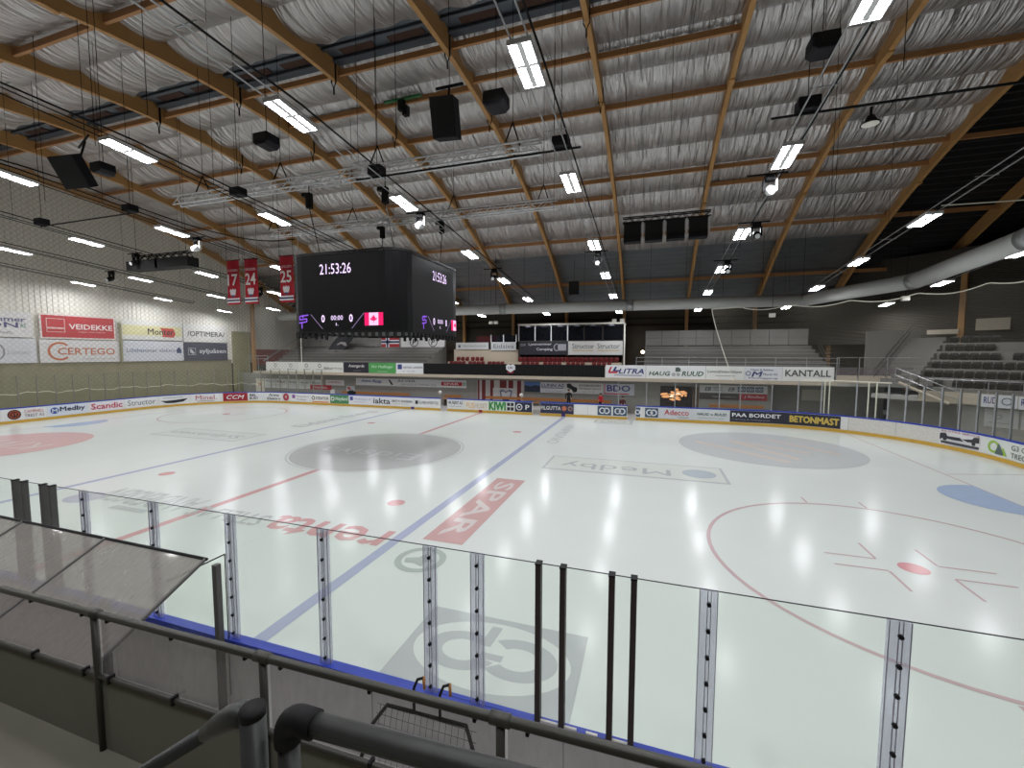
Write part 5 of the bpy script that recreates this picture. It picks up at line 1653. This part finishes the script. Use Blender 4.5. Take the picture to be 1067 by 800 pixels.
# ventilation duct round the far side and the right corner
du = thing('ventilation_duct', 'long round silver ventilation duct under the roof along far side and right corner', 'duct', (0, 20.5, 9.46))
DP = [(-28, 20.5, 9.44), (-14, 20.5, 9.46), (0, 20.5, 9.48), (12, 20.5, 9.46), (25.4, 20.5, 9.44), (29.4, 13.9, 9.7), (29.4, 5.4, 10.2), (29.4, -9, 10.9)]
for a, c in zip(DP[:-1], DP[1:]):
    MB().tube([a, c], .48, 20).build('duct_section', M['duct'], du, True)
for p in DP[1:-1]:
    i = DP.index(p)
    d0 = (Vector(p) - Vector(DP[i - 1])).normalized()
    d1 = (Vector(DP[i + 1]) - Vector(p)).normalized()
    MB().tube([Vector(p) - d0 * .3, Vector(p), Vector(p) + d1 * .3], .505, 20).build('joint_collar', M['galv'], du, True)
for k in range(18):
    x = -24 + 2.9 * k
    MB().tube([(x, 20.5, 9.9), (x, 20.5, zb(20.5) + AD)], .015, 4).build('hanger_wire', M['black'], du)
for k, (x, y, z) in enumerate(((-3.4, 26, 8.6), (-2.8, 26, 8.6), (10.2, 26, 8.55), (11.0, 26, 8.55), (23.1, 20, 8.25), (30.6, 17.5, 9.0))):
    t = thing('white_floodlight', 'small white box floodlight under the roof, %s from left' % ORD[k], 'floodlight', (x, y, z))
    bevel(MB().box(x - .22, x + .22, y - .12, y + .12, z - .16, z + .16).build('case', M['cream'], t), .02)
    MB().tube([(x, y, z + .16), (x, y, zb(y) + AD + .25)], .015, 4).build('hanger_wire', M['black'], t)

# ================================================================== SCOREBOARD
sb = thing('scoreboard', 'huge black cube scoreboard with rounded corners hanging over centre ice', 'scoreboard', (0, .35, 6.15))
X0, X1, Y0, Y1, RR, ZB, ZT2 = -3.3, 3.2, -2.65, 3.75, 1.0, 6.2, 9.8


def sbo(s_, o=0.0):
    """outline, s measured from the near left, along near face, right face ..."""
    lx, ly, q = X1 - X0 - 2 * RR, Y1 - Y0 - 2 * RR, PI / 2 * RR
    for k, L_ in enumerate((lx, q, ly, q, lx, q, ly, q)):
        if s_ <= L_ + 1e-9:
            break
        s_ -= L_
    cx = [X0 + RR, X1 - RR, X1 - RR, X1 - RR, X1 - RR, X0 + RR, X0 + RR, X0 + RR][k]
    cy = [Y0 + RR, Y0 + RR, Y0 + RR, Y1 - RR, Y1 - RR, Y1 - RR, Y1 - RR, Y0 + RR][k]
    r = RR + o
    if k % 2 == 0:
        d = [(1, 0), (0, 1), (-1, 0), (0, -1)][k // 2]
        n_ = [(0, -1), (1, 0), (0, 1), (-1, 0)][k // 2]
        return (cx + d[0] * s_ + n_[0] * r, cy + d[1] * s_ + n_[1] * r)
    a = -PI / 2 + (k // 2) * PI / 2 + s_ / RR
    return (cx + r * math.cos(a), cy + r * math.sin(a))


SLEN = 2 * (X1 - X0 - 2 * RR) + 2 * (Y1 - Y0 - 2 * RR) + 2 * PI * RR
npt = 72
ring_ = [sbo(SLEN * i / npt) for i in range(npt)]
b = MB()
b.add([(x, y, z) for z in (ZB, ZT2) for x, y in ring_], [(i, (i + 1) % npt, npt + (i + 1) % npt, npt + i) for i in range(npt)] + [tuple(range(npt)), tuple(range(npt, 2 * npt))])
body = b.build('led_wall', M['screen'], sb, False)
for z in (ZB - .1, ZT2 + .0):
    b = MB()
    r2 = [sbo(SLEN * i / npt, .02) for i in range(npt)]
    b.add([(x, y, zz) for zz in (z, z + .1) for x, y in r2], [(i, (i + 1) % npt, npt + (i + 1) % npt, npt + i) for i in range(npt)])
    b.build('frame_band', M['black'], sb)
for i in range(64):
    x, y = sbo(SLEN * (i + .5) / 64, -.05)
    if i < 40 or i > 54:
        MB().box(x - .07, x + .07, y - .05, y + .05, ZB - .28 - .05 * (i % 2), ZB - .08).build('bottom_bracket', M['black_soft'], sb)
MAPS = (lambda u, v, d: Vector((u, Y0 - d, v)), lambda u, v, d: Vector((X1 + d, u, v)))


def spart(o):
    o.location = -sb.location
    return o


NF = lambda u, v, d: Vector((*sbo(u - (X0 + RR), d), v))           # u = world x on the near face, bends round the corner
off = (X1 - X0 - 2 * RR) + PI / 2 * RR
RF = lambda u, v, d: Vector((*sbo(u - (Y0 + RR) + off, d), v))       # u = world y on the right face


def led_rect(to, u0, u1, v0, v1, m, d, name):
    return MB().grid(lambda a, c: to(u0 + (u1 - u0) * a, v0 + (v1 - v0) * c, d), 8, 1).build(name, m, sb)


for to, c0, k_ in ((NF, -.3, 1.0), (RF, 1.05, .85)):
    e = .012
    lettering(sb, to, '21:53:26', c0 - .92 * k_, c0 + .86 * k_, 8.86, 9.34, M['led'], .0, 0, e, 'time_digits')
    for q in (-1, 1):
        a, c = c0 + q * .84 * k_, c0 + q * 1.52 * k_
        shape(sb, to, [(a - .022, 6.3), (a + .022, 6.3), (c + .022, 7.0), (c - .022, 7.0)], M['led_dim'], e, 'led_line')
        lettering(sb, to, '0', c0 + (q * .8 - .1) * k_, c0 + (q * .8 + .1) * k_, 6.6, 6.96, M['led'], .03, 0, e, 'score_digit')
    lettering(sb, to, '00:00', c0 - .34 * k_, c0 + .34 * k_, 6.7, 6.92, M['led'], .0, 0, e, 'clock_digits')
    lettering(sb, to, '1.', c0 - .06, c0 + .06, 6.44, 6.57, M['led'], .02, 0, e, 'period_digit')
    em = [((-.25, .28), (.28, .34)), ((-.25, .12), (-.25, .28)), ((-.25, .12), (.18, .16)), ((.18, .02), (.18, .16)), ((-.3, -.04), (.18, .02)), ((-.12, -.3), (-.12, -.04)), ((-.05, .2), (-.05, .36))]
    for (a, c) in em:
        dx, dy = (c[0] - a[0]) * k_, c[1] - a[1]
        l_ = math.hypot(dx, dy)
        nx, ny = -dy / l_ * .03, dx / l_ * .03
        w = c0 - 1.95 * k_
        p, q = (w + a[0] * k_, 6.64 + a[1]), (w + c[0] * k_, 6.64 + c[1])
        shape(sb, to, [(p[0] + nx, p[1] + ny), (p[0] - nx, p[1] - ny), (q[0] - nx, q[1] - ny), (q[0] + nx, q[1] + ny)], M['led_violet'], e, 'team_mark')
    f0, fw_ = c0 + 1.55 * k_, 1.0 * k_
    led_rect(to, f0, f0 + fw_, 6.42, 7.0, M['led_pink'], .010, 'flag_picture')
    led_rect(to, f0 + .25 * fw_, f0 + .75 * fw_, 6.42, 7.0, M['led_pale'], .018, 'flag_picture')
    fx, fy = f0 + .5 * fw_, 6.71
    leaf = [(0, .22), (.05, .1), (.11, .13), (.09, .02), (.17, .06), (.19, .0), (.1, -.08), (.02, -.08), (.015, -.18), (-.015, -.18), (-.02, -.08), (-.1, -.08), (-.19, .0), (-.17, .06), (-.09, .02), (-.11, .13), (-.05, .1)]
    shape(sb, to, [(fx + a * k_, fy + c_ * .95) for a, c_ in leaf], M['led_pink'], .028, 'flag_leaf')
for o in list(sb.children):
    o.location = -sb.location

# ================================================================== JERSEY BANNERS
for k, (x, num, nm) in enumerate(((-12.86, '17', 'SYVERSEN'), (-11.29, '24', 'MIKKELSEN'), (-8.33, '25', 'LOVLIEN'))):
    z1, z0, yj = 11.3, 8.38, 2.36
    t = thing('jersey_banner', 'long red jersey banner with white number %s, %s' % (num, ('nearest the sponsor wall', 'between the other two red banners', 'half hidden by the scoreboard')[k]), 'banner', (x, yj, z0))
    o = MB().grid(lambda u, v: (x - .575 + 1.15 * u, yj + .03 * math.sin(9 * u + 2 * v), z0 + (z1 - z0) * v), 8, 6).build('cloth', M['banner_red'], t, True)
    TJ = plane((x, yj - .06, z0), (1, 0, 0), (0, 0, 1))
    lettering(o, TJ, nm, -.46, .46, 2.16, 2.32, flat((216, 190, 192)), .02)
    lettering(o, TJ, num, -.45, .45, 1.24, 2.0, flat((232, 226, 224)), .08)
    shape(o, TJ, [(-.28, .92), (-.2, 1.04), (-.1, .96), (0, 1.06), (.1, .96), (.2, 1.04), (.28, .92), (.2, .62), (0, .46), (-.2, .62)], flat((222, 214, 216)), .012)
    shape(o, TJ, [(-.18, .62), (.18, .62), (0, .44)], flat((70, 60, 110)), .018)
    for z, c in ((.32, (228, 226, 228)), (.22, (44, 48, 92)), (.12, (228, 226, 228))):
        shape(o, TJ, rect(-.575, .575, z, z + .09), flat(c), .012, 'stripe')
    MB().tube([(x - .62, yj, z1), (x + .62, yj, z1)], .03, 6).build('top_bar', M['black'], t)
    for q in (-.55, .55):
        MB().tube([(x + q, yj, z1), (x + q, yj, zb(yj) + AD - .1)], .01, 4).build('hanger_wire', M['black'], t)


# ================================================================== PEOPLE
def person(loc, h, cloth, legs, hair_m, label, pose, rz_=0.0):
    """one continuous skinned body; joints in units of standing height"""
    t = thing('person', label, 'person', loc)
    t.rotation_euler.z = rz_
    J = {'pelvis': (0, 0, .53), 'waist': (0, .0, .62), 'chest': (0, .0, .74), 'neck': (0, 0, .835), 'headb': (0, -.01, .88), 'head': (0, -.012, .945)}
    for s, n in ((-1, 'l'), (1, 'r')):
        J['hip' + n] = (s * .055, 0, .51)
        J['knee' + n] = (s * .06, -.01, .285)
        J['ankle' + n] = (s * .062, .01, .045)
        J['toe' + n] = (s * .07, -.09, .02)
        J['sho' + n] = (s * .115, 0, .80)
        J['elb' + n] = (s * .15, .02, .63)
        J['wri' + n] = (s * .15, -.05, .49)
        J['pal' + n] = (s * .148, -.07, .45)
    J.update(pose)
    Rr = {'pelvis': .085, 'waist': .078, 'chest': .092, 'neck': .036, 'headb': .045, 'head': .058, 'hip': .062, 'knee': .042, 'ankle': .03, 'toe': .024, 'sho': .046, 'elb': .034, 'wri': .024, 'pal': .02}
    ed = [('pelvis', 'waist'), ('waist', 'chest'), ('chest', 'neck'), ('neck', 'headb'), ('headb', 'head')]
    for n in 'lr':
        ed += [('pelvis', 'hip' + n), ('hip' + n, 'knee' + n), ('knee' + n, 'ankle' + n), ('ankle' + n, 'toe' + n), ('chest', 'sho' + n), ('sho' + n, 'elb' + n), ('elb' + n, 'wri' + n), ('wri' + n, 'pal' + n)]
    for n, s in (('l', -1), ('r', 1)):
        p = J['pal' + n]
        w = J['wri' + n]
        d = (Vector(p) - Vector(w)).normalized()
        for k in range(4):
            q = Vector(p) + Vector((s * .002, (k - 1.5) * .011, 0)) + d * (.05 + .006 * (1.5 - abs(k - 1.5)))
            J['f%d' % k + n] = tuple(q)
            Rr['f%d' % k] = .0065
            ed.append(('pal' + n, 'f%d' % k + n))
        J['th' + n] = tuple(Vector(w) + d * .025 + Vector((-s * .012, -.03, 0)))
        Rr['th'] = .007
        ed.append(('pal' + n, 'th' + n))
    names = list(J)
    me = bpy.data.meshes.new('body')
    me.from_pydata([tuple(c * h for c in J[n]) for n in names], [(names.index(a), names.index(c)) for a, c in ed], [])
    o = bpy.data.objects.new('body', me)
    COL.objects.link(o)
    o.parent = t
    sk = o.modifiers.new('skin', 'SKIN')
    sk.use_smooth_shade = True
    for i, n in enumerate(names):
        r = Rr.get(n) or Rr.get(n[:-1])
        v = me.skin_vertices[0].data[i]
        v.radius = (r * h, r * h * (.75 if n in ('chest', 'waist', 'pelvis') else 1))
        v.use_root = n == 'pelvis'
    o.modifiers.new('smooth', 'SUBSURF').levels = 1
    o.modifiers['smooth'].render_levels = 1
    # bake so that clothing and skin can differ by height on the one surface
    bpy.context.view_layer.update()
    dg = bpy.context.evaluated_depsgraph_get()
    m2 = bpy.data.meshes.new_from_object(o.evaluated_get(dg))
    o.modifiers.clear()
    o.data = m2
    m2.materials.clear()
    for mm in (cloth, legs, M['skin'], M['black']):
        m2.materials.append(mm)
    hz = J['headb'][2] - .025
    pz = J['pelvis'][2] - .02
    hands = [Vector(J['pal' + n]) * h for n in 'lr']
    seated = J['kneel'][2] > .3 * 1.2
    for p in m2.polygons:
        c = p.center
        p.use_smooth = True
        near_hand = any((c - q).length < .055 * h for q in hands)
        p.material_index = 2 if (c.z / h > hz and abs(c.x) < .09 * h) or near_hand else (3 if c.z / h < .055 else (1 if c.z / h < pz or (seated and c.y < -.1 * h and c.z / h < pz + .1) else 0))
    hc = Vector(J['head']) * h
    b = MB()
    b.grid(lambda u, v: tuple(hc + Vector((.067 * math.sin(PI * v * .62) * math.cos(2 * PI * u), .012 + .073 * math.sin(PI * v * .62) * math.sin(2 * PI * u), .012 + .066 * math.cos(PI * v * .62))) * h), 14, 7)
    hr = b.build('hair', hair_m, None, True)
    hr.parent = t
    b = MB()
    b.tube([hc + Vector((0, -.056, .008)) * h, hc + Vector((0, -.074, -.012)) * h], [.006 * h, .011 * h], 6)
    ns = b.build('nose', M['skin'], None, True)
    ns.parent = t
    for s in (-1, 1):
        b = MB()
        b.tube([hc + Vector((s * .024, -.052, .008)) * h, hc + Vector((s * .024, -.060, .008)) * h], .008 * h, 8)
        e_ = b.build('eye', M['black'], None)
        e_.parent = t
        b = MB()
        b.tube([hc + Vector((s * .056, .006, -.004)) * h, hc + Vector((s * .066, .012, -.004)) * h], .015 * h, 8)
        e_ = b.build('ear', M['skin'], None)
        e_.parent = t
    b = MB()
    b.tube([hc + Vector((-.018, -.054, -.03)) * h, hc + Vector((.018, -.054, -.03)) * h], .0045 * h, 6)
    m_ = b.build('mouth', flat((150, 80, 76)), None)
    m_.parent = t
    return t


struct(MB().box(-1.6, 11.8, 16.2, 19.6, -.12, .25).build('floor', M['concrete']))
person((7.1, 17.5, .25), 1.76, M['cloth_black'], M['cloth_black'], M['hair'], 'person in black jacket and dark trousers standing at the far team bench', {'elbr': (.16, .03, .64), 'wrir': (.13, -.07, .56), 'palr': (.11, -.1, .54)}, .5)
person((9.87, 17.5, .25), 1.5, M['cloth_red'], M['cloth_black'], M['hair'], 'person in bright red jacket standing below the blue lettered sign', {'elbl': (-.15, .04, .64), 'wril': (-.09, -.1, .6), 'pall': (-.06, -.12, .58)}, -.4)
sit = {'pelvis': (0, .0, .28), 'waist': (0, -.01, .37), 'chest': (0, -.03, .49), 'neck': (0, -.04, .585), 'headb': (0, -.055, .63), 'head': (0, -.06, .695)}
for s, n in ((-1, 'l'), (1, 'r')):
    sit.update({'hip' + n: (s * .055, -.02, .27), 'knee' + n: (s * .07, -.25, .29), 'ankle' + n: (s * .07, -.26, .045), 'toe' + n: (s * .075, -.35, .02), 'sho' + n: (s * .115, -.03, .55), 'elb' + n: (s * .14, -.08, .40), 'wri' + n: (s * .08, -.2, .36), 'pal' + n: (s * .06, -.24, .345)})
person((11.6, 18.95, .13), 1.72, M['cloth_maroon'], M['cloth_black'], M['hair'], 'person in dark maroon jacket sitting on the end of the far bench', sit, .2)
tb_ = thing('team_bench', 'short wooden bench end carrying the seated person in maroon', 'bench', (11.5, 19, .25))
MB().box(10.7, 12.1, 18.75, 19.15, .45, .51).build('seat', M['bench_wood'], tb_)
for x in (10.85, 11.95):
    MB().box(x - .04, x + .04, 18.8, 19.1, .25, .45).build('leg', M['post_grey'], tb_)
